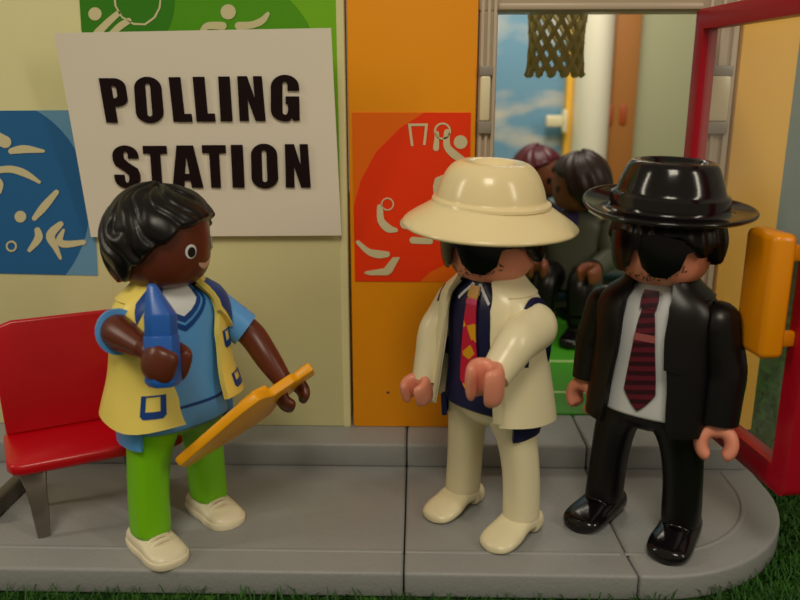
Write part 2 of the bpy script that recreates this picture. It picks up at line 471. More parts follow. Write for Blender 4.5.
slab('floor', 'rounded grey platform slab under the black-suited figure', [(xk2+.012, YW+1), (xk2+.012, YK), (pa[0]+.012, pa[1]), (pb[0]-.026, YF+.45), (pb[0]+.012, YF)]+arc(rad)+[(cx+rad, YW+1)], [(pb[0]-.1, YG)]+arc(2.76)[1:]+[(cx+2.76, YK-.1)], [(xk2+.012, YK), (cx+3.3, YK), (cx+3.7, YK+.3), (cx+3.7, YW+.9), (xk2+.012, YW+.9)])

# grass mat
def grass_mat():
    m = bpy.data.materials.new('grass_mat_print'); m.use_nodes = True; nt = m.node_tree; b = nt.nodes['Principled BSDF']
    b.inputs['Roughness'].default_value = .7; b.inputs['Specular IOR Level'].default_value = .2
    tc = nt.nodes.new('ShaderNodeTexCoord'); mp = nt.nodes.new('ShaderNodeMapping'); mp.inputs['Scale'].default_value = (7, 3, 3); mp.inputs['Rotation'].default_value = (0, 0, .6)
    n = nt.nodes.new('ShaderNodeTexNoise'); n.inputs['Scale'].default_value = 4; n.inputs['Detail'].default_value = 8; n.inputs['Roughness'].default_value = .7; n.inputs['Distortion'].default_value = .8
    cr = nt.nodes.new('ShaderNodeValToRGB'); e = cr.color_ramp.elements
    e[0].position = .38; e[0].color = srgb(20, 40, 14); e[1].position = .7; e[1].color = srgb(84, 138, 40)
    q = e.new(.52); q.color = srgb(34, 68, 22)
    nt.links.new(tc.outputs['Object'], mp.inputs[0]); nt.links.new(mp.outputs[0], n.inputs[0]); nt.links.new(n.outputs['Fac'], cr.inputs[0]); nt.links.new(cr.outputs[0], b.inputs['Base Color'])
    return m
GM = grass_mat()
gz = -.56
gp = mk('ground', [(-40, -6, gz), (40, -6, gz), (40, 75, gz), (-40, 75, gz)], [(0, 1, 2, 3)], GM, smooth=False)
tag(gp, 'green grass mat around the platform', 'ground', kind='structure')
BLADE = mat('grass_blade', (40, 84, 22), .6, .3, noise_amt=.6, scale=9)
gb = MB()
def blades(n, xr, yr):
    k = 0
    while k < n:
        x, y = random.uniform(*xr), random.uniform(*yr)
        if y > YF-.06 and x < cx: continue
        if y > YF-.06 and hypot(x-cx, min(0, y-cy)) < rad+.06: continue
        k += 1
        h = random.uniform(.12, .32); a = random.uniform(0, 2*pi); l = random.uniform(.05, .45); w = .018
        d = V((cos(a), sin(a), 0)); s = V((-sin(a), cos(a), 0))*w
        p = V((x, y, gz)); q = p+d*l*.4+V((0, 0, h*.7)); t = p+d*l+V((0, 0, h))
        gb.add([p-s, p+s, q+s*.8, q-s*.8, t], [(0, 1, 2, 3), (3, 2, 4)])
blades(2600, (-8, 9.5), (11.2, 12.85)); blades(4200, (5.5, 11), (11.8, 19)); blades(2200, (8.4, 14), (17, 26))
g = gb.build('grass', BLADE); tag(g, 'short green grass growing around the platform edge', 'grass', kind='stuff')

# hall behind the doorway
HALLF = mat('green_court_floor', (66, 152, 30), .5, .3)
hf = MB().add(*box(xj-1.2, xr2+.3, YW+1.02, 36, -.5, KZ-.02, .02)).build('floor', HALLF); tag(hf, 'green court floor inside the hall', 'floor', kind='structure')
LINEW = mat('court_line_print', (190, 220, 150), .5, .3)
for yy in (atZ(600, 361, KZ).y, atZ(600, 392, KZ).y):
    MB().add(*box(xj-1, xr2, yy-.06, yy+.06, KZ-.03, KZ-.008)).build('court_line', LINEW, hf, smooth=False)
YB = 36.0
def sky_mat():
    m = bpy.data.materials.new('cloudy_sky_print'); m.use_nodes = True; nt = m.node_tree; b = nt.nodes['Principled BSDF']
    b.inputs['Roughness'].default_value = .5
    tc = nt.nodes.new('ShaderNodeTexCoord'); mp = nt.nodes.new('ShaderNodeMapping'); mp.inputs['Scale'].default_value = (1.0, 1, 2.1); mp.inputs['Location'].default_value = (.35, 0, .12)
    n = nt.nodes.new('ShaderNodeTexNoise'); n.inputs['Scale'].default_value = 3.1; n.inputs['Detail'].default_value = 3; n.inputs['Roughness'].default_value = .45
    cr = nt.nodes.new('ShaderNodeValToRGB'); e = cr.color_ramp.elements
    e[0].position = .5; e[0].color = srgb(112, 160, 192); e[1].position = .68; e[1].color = srgb(214, 206, 190)
    nt.links.new(tc.outputs['Object'], mp.inputs[0]); nt.links.new(mp.outputs[0], n.inputs[0]); nt.links.new(n.outputs['Fac'], cr.inputs[0]); nt.links.new(cr.outputs[0], b.inputs['Base Color'])
    return m
xa = X_at(564, 100, YB); xb = X_at(571, 100, YB); xc = X_at(608, 100, YB); xd = X_at(636, 60, YB); xe = X_at(700, 100, YB)+.6
wb = MB().add(*box(xj-1.2, xa, YB, YB+.4, -.5, 17)).build('wall_back', sky_mat(), smooth=False); tag(wb, 'hall back wall printed with blue sky and clouds', 'wall', kind='structure')
HW = mat('hall_yellow_edge', (246, 190, 70), .4, .4); HG = mat('hall_pale_green_panel', (176, 178, 144), .5, .3); HT = mat('hall_tan_panel', (170, 112, 52), .5, .4)
t5 = MB().add(*box(xa, xb, YB-.5, YB+.4, 0, 17, .05)).build('trim_5', HW); tag(t5, 'narrow yellow upright beside the printed sky', 'trim', kind='structure')
# rounded white column
colp = [(xb, YB-.1)]+[(xb+(xc-xb)*(.5-.5*cos(pi*i/14)), YB-.3-1.1*sin(pi*i/14)) for i in range(15)]+[(xc, YB-.1)]
vs, fs = prism([(p[0], -p[1]) for p in colp], 17)
wc = MB().add(vs, fs, Matrix(((1, 0, 0, 0), (0, 0, -1, 0), (0, 1, 0, 0), (0, 0, 0, 1)))).build('trim_6', mat('hall_white_column', (238, 234, 214), .4, .4), ang=30)
tag(wc, 'rounded white column at the back of the hall', 'column', kind='structure')
tp = MB().add(*box(xc, xd, YB-.6, YB+.4, 0, 17, .08)).build('door_2', HT); tag(tp, 'tan hall door panel with two red slots', 'door', kind='structure')
for px in (609.5, 623):
    q = atY(px, 115, YB-.6); MB().add(*box(q.x-.17, q.x+.17, YB-.68, YB-.5, q.z-.45, q.z+.45, .1)).build('slot_handle', mat('rust_red_plastic', (170, 80, 36), .4, .4), tp)
wg = MB().add(*box(xd, xe+3, YB-.2, YB+.4, -.5, 17, .04)).build('wall_back', HG); tag(wg, 'pale grey-green wall at the back right of the hall', 'wall', kind='structure')
# side wall of the hall, left
sw = MB().add(*box(xj-1.6, xj-1.2, YW+.6, YB, -.5, 17)).build('wall_side', HG, smooth=False); tag(sw, 'pale side wall of the hall beyond the doorway', 'wall', kind='structure')
# latch on the yellow upright
q = atY(552, 121, YB-.6); lt = empty('wall_latch', q)
tag(lt, 'small white latch on the yellow upright inside the hall', 'latch')
MB().add(*box(-.3, .5, -.3, .05, -.25, .25, .08)).build('latch_body', WHITEP, lt)
MB().add(*box(.4, .62, -.4, .1, -.5, .5, .09)).build('latch_cap', WHITEP, lt)

# far pale backdrop to the right
fw = MB().add(*box(9.3, 44, 46, 46.5, -.56, 26)).build('wall_far', mat('pale_blue_grey_wall', (150, 172, 170), .7, .2), smooth=False)
tag(fw, 'pale blue-grey surface far behind the door', 'wall', kind='structure')

# ================================================================== NOTICE
Ytop, Ybot = YW-1.15, YW-.16
TL = atY(55, 33, Ytop); TR = atY(331, 28, Ytop+.35); BR = atY(341.5, 235.5, Ybot); BL = atY(91, 237, Ybot)
P0 = BL; NRM = ((TR-BL).cross(BR-BL)).normalized()
TL = onplane(55, 33, P0, NRM)
STAIN = onplane(222, 68, P0, NRM)
stain_nodes()
nt_ = empty('polling_notice', ((BL+BR)/2))
OFFN = -((BL+BR)/2)
tag(nt_, 'white paper notice reading POLLING STATION stuck on the cream wall', 'notice')
NN = NRM if NRM.y < 0 else -NRM
pv = []; nu, nv = 20, 14
def bil(u, v):
    a = BL.lerp(BR, u); b = TL.lerp(TR, u); p = a.lerp(b, v)
    return p+NN*(.10*sin(pi*v)*sin(pi*u)*0.0+.05*((1-u)**3)*(v**3))
vs = [bil(i/nu, j/nv)+NN*s for s in (0, -.02) for j in range(nv+1) for i in range(nu+1)]
fs = []; N = (nu+1)*(nv+1)
for j in range(nv):
    for i in range(nu):
        a = j*(nu+1)+i; q = (a, a+1, a+nu+2, a+nu+1); fs += [q, tuple(N+x for x in q[::-1])]
rim = list(range(nu+1))+[j*(nu+1)+nu for j in range(1, nv+1)]+[nv*(nu+1)+i for i in range(nu-1, -1, -1)]+[j*(nu+1) for j in range(nv-1, 0, -1)]
for i in range(len(rim)): a, b = rim[i], rim[(i+1) % len(rim)]; fs.append((a, b, N+b, N+a))
po = mk('paper_sheet', [v+OFFN for v in vs], fs, PAPER, nt_, ang=60)
for (px, py) in ((222, 66),):   # lump of putty between sheet and wall
    q = onplane(px, py, P0, NRM)-NN*.26
    MB().add(*roundtube([tuple(q), (q.x, YW-.05, q.z-.05)], [.2, .2], 14)).build('putty_lump', mat('grey_putty', (130, 120, 100), .7), nt_, M=Matrix.Translation(OFFN))
# condensed heavy letters, drawn in a unit box (x 0..w, y 0..1)
def arcp(cx, cy, rx, ry, a0, a1, n=8): return [(cx+rx*cos(R(a0+(a1-a0)*i/n)), cy+ry*sin(R(a0+(a1-a0)*i/n))) for i in range(n+1)]
def rrect(x0, y0, x1, y1, rx, ry): return arcp(x1-rx, y1-ry, rx, ry, 0, 90)+arcp(x0+rx, y1-ry, rx, ry, 90, 180)+arcp(x0+rx, y0+ry, rx, ry, 180, 270)+arcp(x1-rx, y0+ry, rx, ry, 270, 360)
def letter(ch):
    if ch == 'P': return [([(0, 0), (.46, 0), (.46, .36), (.55, .36)]+arcp(.55, .54, .45, .18, -90, 0)+arcp(.55, .80, .45, .20, 0, 90)+[(0, 1)], [arcp(.5, .63, .12, .08, -90, 0, 4)+arcp(.5, .75, .12, .08, 0, 90, 4)+[(.44, .83), (.44, .55)]])]
    if ch == 'O': return [(rrect(0, -.02, 1, 1.02, .5, .26), [rrect(.41, .13, .59, .87, .09, .06)])]
    if ch == 'L': return [([(0, 0), (1, 0), (1, .18), (.62, .18), (.62, 1), (0, 1)], [])]
    if ch == 'I': return [([(0, 0), (1, 0), (1, 1), (0, 1)], [])]
    if ch == 'N': return [([(0, 0), (.36, 0), (.36, .5), (.62, 0), (1, 0), (1, 1), (.64, 1), (.64, .52), (.40, 1), (0, 1)], [])]
    if ch == 'T': return [([(.29, 0), (.71, 0), (.71, .81), (1, .81), (1, 1), (0, 1), (0, .81), (.29, .81)], [])]
    if ch == 'A': return [([(0, 0), (.38, 0), (.41, .17), (.60, .17), (.62, 0), (1, 0), (.76, 1), (.22, 1)], [[(.43, .33), (.58, .33), (.505, .76)]])]
    if ch == 'G': return [(arcp(.5, .25, .5, .27, 180, 290, 10)+[(.72, .07), (.78, 0), (1, 0), (1, .54), (.52, .54), (.52, .37), (.6, .37), (.6, .22)]+arcp(.5, .2, .09, .07, 0, -180, 6)+arcp(.5, .79, .09, .08, 180, 0, 6)+[(.59, .66), (1, .66), (1, .74)]+arcp(.5, .75, .5, .27, 0, 180, 12), [])]
    if ch == 'S': return [(arcp(.5, .24, .5, .26, 180, 360, 12)+[(1, .34), (.93, .46), (.6, .6), (.44, .7), (.42, .8), (.46, .87), (.56, .87), (.59, .8), (.59, .7), (1, .7), (1, .78)]+arcp(.5, .77, .5, .25, 0, 180, 12)+[(0, .66), (.08, .54), (.44, .38), (.57, .3), (.57, .2), (.52, .13), (.44, .13), (.4, .2), (.4, .32), (0, .32)], [])]
w1 = [('P', 101, 128, 77.5, 112, 123, 112+15), ]
def word(name, letters, top, bot):
    """letters: (char, xtop0, xtop1, xbot0, xbot1); rows: top(x), bot(x) in photograph pixels on the sheet"""
    polys = []
    for ch, a0, a1, b0, b1 in letters:
        for outer, holes in letter(ch):
            f = lambda p: ((b0+(b1-b0)*p[0])*(1-p[1])+(a0+(a1-a0)*p[0])*p[1], bot((b0+b1)/2)*(1-p[1])+top((a0+a1)/2)*p[1])
            polys.append(([f(p) for p in outer], [[f(p) for p in h] for h in holes]))
    fn = lambda p, o: onplane(p[0], p[1], P0, NRM)+NN*(.03+o+.045*max(0, (200-p[0])/110)**3*max(0, (235-p[1])/200)**3)+OFFN
    return plate(polys, fn, .01, name, INK, nt_)
word('printed_word', [('P', 99.5, 125, 107, 132), ('O', 134, 161, 137, 165), ('L', 169, 188, 174, 193), ('L', 193, 212, 197, 216), ('I', 218.5, 230, 221, 233), ('N', 237.5, 262, 240, 266), ('G', 271, 299, 271, 300)],
     lambda x: 78-(x-100)*.014, lambda x: 122.6-(x-100)*.012)
word('printed_word', [('S', 112, 138, 116, 142), ('T', 143, 167, 146, 170), ('A', 170, 201, 173, 204), ('T', 202, 226, 205, 228), ('I', 231, 243, 233, 245), ('O', 251, 277, 252, 279), ('N', 285, 308, 286, 311)],
     lambda x: 146-(x-113)*.012, lambda x: 187.6-(x-113)*.002)

# ================================================================== FIGURE PARTS
def shoe(kind, M):
    """foot with ankle at the origin, toe towards -Y"""
    mb = MB()
    if kind == 'sneaker':
        keys = [(.62, .2, .36, .03), (.5, .39, .40, .02), (.1, .44, .47, .02), (-.3, .44, .42, .02), (-.65, .46, .34, .02), (-.95, .43, .29, .02), (-1.12, .3, .22, .02), (-1.19, .12, .1, .02)]
        p = 3.2
    elif kind == 'boot':
        keys = [(.56, .2, .34, .05), (.46, .36, .46, .02), (.1, .42, .5, .02), (-.3, .44, .42, .02), (-.7, .46, .36, .02), (-1.0, .42, .30, .02), (-1.14, .3, .24, .02), (-1.2, .12, .12, .02)]
        p = 3.0
    else:
        keys = [(.60, .16, .34, .02), (.5, .3, .46, .0), (.18, .38, .5, .0), (.12, .38, .5, .11), (-.2, .39, .44, .12), (-.5, .43, .40, .03), (-.8, .44, .34, .0), (-1.02, .38, .26, .0), (-1.14, .26, .2, .02), (-1.19, .1, .12, .04)]
        p = 2.6
    rows = catmull(keys, 5); n = 24; vs = []; fs = []
    for y, w, h, z0 in rows:
        zc = z0+h/2
        for i in range(n):
            a = 2*pi*i/n; ca, sa = cos(a), sin(a)
            X = math.copysign(abs(ca)**(2/p), ca)*w; Z = math.copysign(abs(sa)**(2/(p if sa < 0 else 2.3)), sa)*h/2
            vs.append((X, y, max(zc+Z, z0*.6)))
    m = len(rows)
    for j in range(m-1):
        for i in range(n): q = (i+1) % n; fs.append((j*n+i, j*n+q, (j+1)*n+q, (j+1)*n+i))
    fs.append(tuple(range(n))); fs.append(tuple((m-1)*n+i for i in range(n)))
    mb.add(vs, fs)
    # ankle collar
    mb.add(*Surf([(.3, .36, .38), (.45, .34, .36), (.6, .3, .32)], 2.2).mesh(24))
    if kind == 'sneaker':      # lace ridges
        for i in range(4):
            y = -.1-.17*i; h = .52-.028*i; 
            mb.add(*sweep([(-.26, y, h-.12, .045, .05), (-.12, y-.03, h-.02, .045, .05), (.12, y-.03, h-.02, .045, .05), (.26, y, h-.12, .045, .05)], 8, 2, k=3))
    if kind == 'boot':
        mb.add(*sweep([(-.33, -.28, .26, .04, .05), (-.2, -.38, .42, .04, .05), (0, -.42, .47, .04, .05), (.2, -.38, .42, .04, .05), (.33, -.28, .26, .04, .05)], 8, 2, k=4))
    mb.v = [M @ V(v) for v in mb.v]
    return mb
def foot_sole(M):
    keys = [(.66, .18), (.54, .40), (.1, .48), (-.3, .47), (-.65, .5), (-.95, .47), (-1.15, .33), (-1.24, .12)]
    r = catmull(keys, 4); poly = [(w, y) for y, w in r]+[(-w, y) for y, w in r[::-1]]
    vs, fs = prism([(p[0], -p[1]) for p in poly], .17, .04, 2)
    mb = MB().add(vs, fs, Matrix(((1, 0, 0, 0), (0, 0, -1, 0), (0, 1, 0, 0), (0, 0, 0, 1))))
    mb.v = [M @ v for v in mb.v]; return mb
def claw(M, s=1.0, w=.27):
    """C-shaped gripping hand: wrist at the origin, reaches towards -Z, grips along X, opens at -Z"""
    mb = MB(); n = 16
    mb.add(*sweep([(0, 0, .22, .17, .17), (0, 0, .05, .17, .17), (0, 0, -.1, .24, .22)], n, 2.2, up=V((0, 1, 0)), k=4))
    cz = -.42; r = .30; vs = []; fs = []
    A = [(152, .02, .4), (150, .08, .7), (143, .115, .9), (125, .135, 1), (90, .145, 1.03), (55, .15, 1.05), (25, .17, 1.0), (0, .2, .92), (-25, .17, 1.0), (-55, .15, 1.05), (-90, .145, 1.03), (-125, .135, 1), (-143, .115, .9), (-150, .08, .7), (-152, .02, .4)]
    rows = catmull(A, 4)
    for a, t, ww in rows:
        c = V((0, sin(R(a))*r, cz+cos(R(a))*r)); e = V((0, sin(R(a)), cos(R(a))))
        for i in range(n):
            q = 2*pi*i/n; vs.append(c+V((1, 0, 0))*(w*ww*math.copysign(abs(cos(q))**.8, cos(q)))+e*(t*math.copysign(abs(sin(q))**.8, sin(q))))
    m = len(rows)
    for j in range(m-1):
        for i in range(n): k = (i+1) % n; fs.append((j*n+i, j*n+k, (j+1)*n+k, (j+1)*n+i))
    fs.append(tuple(range(n))); fs.append(tuple((m-1)*n+i for i in range(n)))
    mb.add(vs, fs)
    mb.v = [M @ (V(v)*s) for v in mb.v]; return mb
def aim(p, d, grip):
    """matrix: local -Z along d, local X along grip as near as possible, at p"""
    z = -V(d).normalized(); x = V(grip); x = (x-z*x.dot(z)).normalized(); y = z.cross(x)
    return Matrix.Translation(V(p)) @ Matrix((x, y, z)).transposed().to_4x4()
def arm(root, name, sh, el, wr, r, m, cuff=1.0, n=22):
    """sleeve from shoulder to cuff; ends flat at the wrist"""
    pts = [V(sh)]+[V(sh).lerp(V(el), .5), V(el), V(el).lerp(V(wr), .5), V(wr)]
    rad = [r[0], (r[0]+r[1])/2, r[1], (r[1]+r[2])/2, r[2]]
    return MB().add(*roundtube([tuple(p) for p in pts], rad, n, end=False)).build(name, m, root)

HEADK = [(5.22, .02, .02), (5.24, .3, .3), (5.3, .58, .56), (5.42, .76, .74), (5.62, .875, .85), (5.9, .915, .9), (6.25, .915, .9), (6.6, .87, .86), (6.85, .7, .7), (6.98, .45, .45), (7.03, .02, .02)]
def head(root, m, yaw, dz=0.0, tilt=0.0):
    M = Matrix.Translation((0, 0, dz)) @ Matrix.Rotation(yaw, 4, 'Z') @ Matrix.Translation((0, 0, 5.3)) @ Matrix.Rotation(tilt, 4, 'X') @ Matrix.Translation((0, 0, -5.3))
    S_ = Surf(HEADK, 2.1, 5)
    MB().add(*S_.mesh(44)).build('head', m, root, M=M, ang=80)
    return S_, M
def hairmesh(R0, bound, disp, hc=V((0, 0.04, 6.15)), n=120, m=72, inner=.62, ease=9.0):
    """closed cap of hair: radius falls inside the head below the hairline bound(az) in degrees of elevation"""
    vs, fs = [], []
    for j in range(m+1):
        el = -88+176*j/m
        for i in range(n):
            az = 360*i/n-180
            b = bound(az); t = max(0, min(1, (el-b)/ease+.5)); t = t*t*(3-2*t); t = sqrt(t)
            r = inner+(R0(az, el)+disp(az, el)-inner)*t
            ca = cos(R(el)); vs.append(hc+V((sin(R(az))*ca*r, -cos(R(az))*ca*r, sin(R(el))*r)))
    for j in range(m):
        for i in range(n): k = (i+1) % n; fs.append((j*n+i, j*n+k, (j+1)*n+k, (j+1)*n+i))
    fs.append(tuple(range(n))[::-1]); fs.append(tuple(m*n+i for i in range(n)))
    return vs, fs
def lerpk(keys):
    def f(x):
        if x <= keys[0][0]: return keys[0][1]
        for a, b in zip(keys, keys[1:]):
            if x <= b[0]:
                t = (x-a[0])/(b[0]-a[0]); t = t*t*(3-2*t); return a[1]+(b[1]-a[1])*t
        return keys[-1][1]
    return f
def legs(root, m, feet, hipz=2.85, yaw=0, r=(.39, .42, .6, .58), sp=.5, flare=0):
    """trouser legs down to each foot (x, y, toe yaw)"""
    for fx, fy, ty in feet:
        s = 1 if fx > 0 else -1
        a = .44
        keys = [(.38, r[0]*.96, r[1]*.96, fx, fy), (.42, r[0], r[1], fx, fy), (.55, r[0]+.01, r[1]+.01, fx*.99, fy), (1.4, r[0]*1.02, r[1]*1.04, fx*.93, fy*.85+.02), (2.1, r[0]*1.15, r[1]*1.12, fx*.8, fy*.55), (2.6, r[2], r[3], sp*s, fy*.15), (hipz, r[2], r[3], sp*s, 0), (hipz+.15, r[2]*.8, r[3]*.8, sp*s, 0)]
        MB().add(*Surf(keys, 2.5, 5).mesh(30)).build('leg', m, root)
    MB().add(*Surf([(2.3, .35, .4), (2.45, .7, .56), (2.7, 1.02, .66), (3.0, 1.02, .68)], 2.6, 4).mesh(36)).build('pelvis', m, root)
def fig(name, px, py, rz, label, group='toy figures on the platform', z=0.0):
    p = atZ(px, py, z); r = empty(name, p, rz); tag(r, label, 'toy figure', group)
    return r
KS = .93
def slim(root, k=KS):
    for o in root.children_recursive:
        if o.type == 'MESH': o.data.transform(Matrix.Diagonal((k, k, 1, 1)))
def wdir(root, *v): return Matrix.Rotation(-root.rotation_euler.z, 4, 'Z') @ V(v)
def lean(root, k, z0=1.0):
    """the figure stands slightly off the vertical: sideways by k per centimetre of height"""
    w = wdir(root, 1, 0, 0)
    for o in root.children_recursive:
        if o.type == 'MESH':
            for v in o.data.vertices: v.co += w*(k*max(0, v.co.z-z0))
def loc(root, px, py, dy):
    """a point of the photograph at the root's depth + dy, in the figure's own unslimmed frame"""
    p = atY(px, py, root.location.y+dy)-root.location
    p = Matrix.Rotation(-root.rotation_euler.z, 4, 'Z') @ p
    return V((p.x/KS, p.y/KS, p.z))

# ================================================================== FIGURE WITH THE YELLOW VEST
def figure_vest():
    r = fig('toy_figure', 184, 530, R(45), 'toy figure in pale yellow vest and lime trousers beside the red chair')
    feet = [(-.82, -.12, 0), (.86, .35, 0)]
    legs(r, LIME, feet, sp=.48)
    for fx, fy, ty in feet:
        M = Matrix.Translation((fx, fy+.02, 0)) @ Matrix.Rotation(R(ty), 4, 'Z') @ Matrix.Scale(.9, 4)
        o = shoe('sneaker', M).build('shoe', SHOEW, r); foot_sole(M).build('sole', SHOEW, o)
    T = Surf([(2.52, 1.06, .74), (2.58, 1.13, .8), (2.7, 1.13, .8), (3.4, 1.0, .72), (4.2, .98, .68), (4.7, 1.02, .64), (4.98, .9, .56), (5.16, .55, .45), (5.28, .38, .38), (5.34, .3, .3)], 2.5)
    MB().add(*T.mesh(44)).build('shirt', SKYB, r, ang=70)
    MB().add(*T.decal([(-34, 5.24), (-20, 5.02), (0, 4.74), (20, 5.02), (34, 5.24), (20, 5.26), (0, 5.27), (-20, 5.26)], .012)).build('white_undershirt', WHITEPR, r)
    def vline(dz, w):
        return [(-35, 5.24), (-21, 5.02), (0, 4.74), (21, 5.02), (35, 5.24), (40, 5.22), (26, 5.0), (0, 4.63), (-26, 5.0), (-40, 5.22)]
    MB().add(*T.decal(vline(0, .1), .02)).build('neck_stripe', DKBLUE, r)
    MB().add(*T.decal([(-40, 5.18), (-29, 4.98), (0, 4.57), (29, 4.98), (40, 5.18), (44, 5.14), (33, 4.95), (0, 4.46), (-33, 4.95), (-44, 5.14)], .02)).build('neck_stripe', DKBLUE, r)
    MB().add(*T.decal([(-60, 2.98), (60, 2.98), (60, 3.04), (-60, 3.04)], .012)).build('waist_stripe', DKBLUE, r)
    # vest: flaring, open at the front
    W = Surf([(2.3, 1.56, 1.2), (2.5, 1.53, 1.17), (3.0, 1.40, 1.04), (3.6, 1.22, .9), (4.2, 1.14, .8), (4.7, 1.1, .72), (4.95, .99, .66), (5.14, .72, .56), (5.26, .55, .5)], 2.4)
    gap = lerpk([(2.3, 20), (3.2, 24), (4.2, 31), (4.8, 40), (5.2, 50)])
    gapl = lerpk([(2.3, 6), (3.2, 14), (4.2, 28), (4.8, 40), (5.2, 50)]); hem = lerpk([(0, 3.0), (.3, 2.88), (.7, 2.86), (.85, 2.74), (1, 2.8)])
    v = MB().add(*W.shell(lambda z: R(gap(z)), lambda z: R(360-gapl(z)), hem, 5.24, -.03, .09, n=60, m=34)).build('vest', VESTY, r, ang=50)
    # raised collar with lapels
    for s in (-1, 1):
        k = 1 if s > 0 else .0
        lap = [(s*(40-3*k), 5.28), (s*66, 5.3), (s*76, 5.0), (s*(56+2*k), 4.3+.1*(1-k)), (s*(38-4*k), 4.72)]
        MB().add(*W.decal(lap, .09, .06+.05*k)).build('lapel', VESTY, v)
        pr = [(s*38, 5.18), (s*62, 5.2), (s*70, 5.0), (s*57, 4.40), (s*37, 4.78)] if k else [(s*46, 5.2), (s*56, 5.2), (s*58, 5.0), (s*51, 4.72), (s*44, 4.9)]
        MB().add(*W.decal(pr, .158+.05*k, .008)).build('lapel_print', DKBLUE, v)
    MB().add(*W.shell(R(48), R(312), 5.0, 5.42, .02, .14, n=40, m=6)).build('collar', VESTY, v)
    for s in (-1, 1):
        for z0, z1 in ((3.0 if s < 0 else 3.12, 3.42), (3.95, 4.3)):
            q_ = -13 if s < 0 else 0
            o = [(s*38, z0+.06), (s*41, z0), (s*59, z0), (s*62, z0+.06), (s*62, z1), (s*38, z1)]
            h = [(s*43, z0+.13), (s*57, z0+.13), (s*57, z1-.03), (s*43, z1-.03)]
            o = [(p[0]-q_, p[1]) for p in o]; h = [(p[0]-q_, p[1]) for p in h]
            MB().add(*W.decal(o, .1, .006, [h])).build('pocket_print', DKBLUE, v)
    # shirt tail below the vest
    MB().add(*Surf([(2.14, 1.05, .8), (2.2, 1.12, .86), (2.5, 1.14, .86)], 2.5).shell(R(70), R(300), 2.28, 2.98, -.05, .09, n=40, m=5)).build('shirt_tail', SKYB, r)
    # right arm (photo left) bent forward holding the blue piece
    sh = V((-1.12, .05, 4.58)); wr = loc(r, 147, 352, -1.75); el = loc(r, 116, 332, -1.05)
    arm(r, 'sleeve', sh, sh.lerp(el, .7), sh.lerp(el, 1.05), (.38, .42, .42), SKYB)
    MB().add(*roundtube([tuple(sh.lerp(el, .5)), tuple(el), tuple(el.lerp(wr, .5)), tuple(wr)], [.3, .33, .25, .17], 20)).build('forearm', BROWNS, r)
    d = V((.45, -1, -.35))
    claw(aim(wr, d, V((.15, .1, 1))), 1.0, .3).build('hand', BROWNS, r)
    sh2 = V((1.12, .0, 4.6)); el2 = loc(r, 250, 335, .75); wr2 = loc(r, 282, 381, .35)
    arm(r, 'sleeve', sh2, sh2.lerp(el2, .5), sh2.lerp(el2, .82), (.36, .37, .37), SKYB)
    MB().add(*roundtube([tuple(sh2.lerp(el2, .5)), tuple(el2), tuple(el2.lerp(wr2, .5)), tuple(wr2)], [.28, .29, .27, .2], 20)).build('forearm', BROWNS, r)
    claw(aim(wr2, (wr2-el2), V((.2, 1, -.6))), .84, .26).build('hand', BROWNS, r)
    # head
    S_, M = head(r, BROWNS, R(34))
    for s in (1, -1):
        MB().add(*S_.decal(circle(s*28, 6.0, 8, .13, 28), .006, .012, step=.05)).build('eye_white', WHITEPR, r, M=M)
        MB().add(*S_.decal(circle(s*27.5, 5.99, 5.6, .095, 24), .02, .008, step=.05)).build('pupil', EYEB, r, M=M)
    MB().add(*S_.decal([(-14, 5.70), (-7, 5.63), (0, 5.60), (7, 5.63), (14, 5.70), (15, 5.76), (0, 5.71), (-15, 5.76)], .006, .008, step=.05)).build('mouth', mat('pale_lip_print', (220, 180, 160), .4), r, M=M)
    bound = lambda az: lerpk([(0, 20), (35, 16), (62, 1), (92, -20), (115, -40), (180, -50)])(abs(az))
    R0 = lambda az, el: 1.13+.08*max(0, -cos(R(az)))+.05*max(0, cos(R(az)))*max(0, cos(R(el-35)))-.15*max(0, sin(R(el)))**2
    def disp(az, el):
        a = R(az); e = R(el)
        q = V((sin(a)*cos(e), -cos(a)*cos(e), sin(e)))
        w = noise.noise(q*2.2)*1.4
        # locks run from the crown down and back, then outward at the nape
        s1_ = sin((abs(az)*.10-el*.085)+w*1.1); s2_ = sin(abs(az)*.2-el*.12+w*3.1)
        amp = .2+.8*min(1, max(0, (95-el)/60))
        return amp*(-.075*(1-abs(s1_))**1.5+.02*s2_)
    MB().add(*hairmesh(R0, bound, disp, n=180, m=110)).build('hair', BLACKH, r, M=M, ang=75)
    slim(r); lean(r, .012); sl = lambda p: V((p.x*KS, p.y*KS, p.z))
    return r, sl(wr), d, sl(wr2), sl(el2)
VF = figure_vest()

# ================================================================== FIGURE IN THE WHITE SUIT
def glasses(S_, M, root, stub=True):
    fr = MB().add(*S_.decal([(-6, 6.0), (6, 6.0), (6, 6.28), (-6, 6.28)], .08, .07, step=.08)).build('sunglasses', GLASSD, root, M=M, ang=50)
    for s in (-1, 1):
        L = [(s*3, 5.98), (s*8, 5.72), (s*19, 5.58), (s*36, 5.57), (s*50, 5.72), (s*56, 6.0), (s*52, 6.22), (s*22, 6.32), (s*5, 6.26)]
        MB().add(*S_.decal(L, .09, .045, step=.07)).build('sunglass_lens', GLASSD, fr, M=M, ang=50)
        MB().add(*S_.decal([(s*98, 6.04), (s*60, 6.02), (s*48, 5.94), (s*48, 6.14), (s*60, 6.18), (s*98, 6.14)], .05, .08, step=.08)).build('sunglass_arm', GLASSD, fr, M=M, ang=50)
    if stub:
        mb = MB()
        for i in range(78):
            az = random.uniform(-62, 62); z = 5.47+.22*(abs(az)/62)**2+random.uniform(-.07, .09)
            mb.add(*S_.decal(circle(az, z, 1.1, .018, 6), .006, 0, step=.2))
        mb.build('stubble', mat('grey_stubble_print', (70, 52, 44), .5), root, M=M)
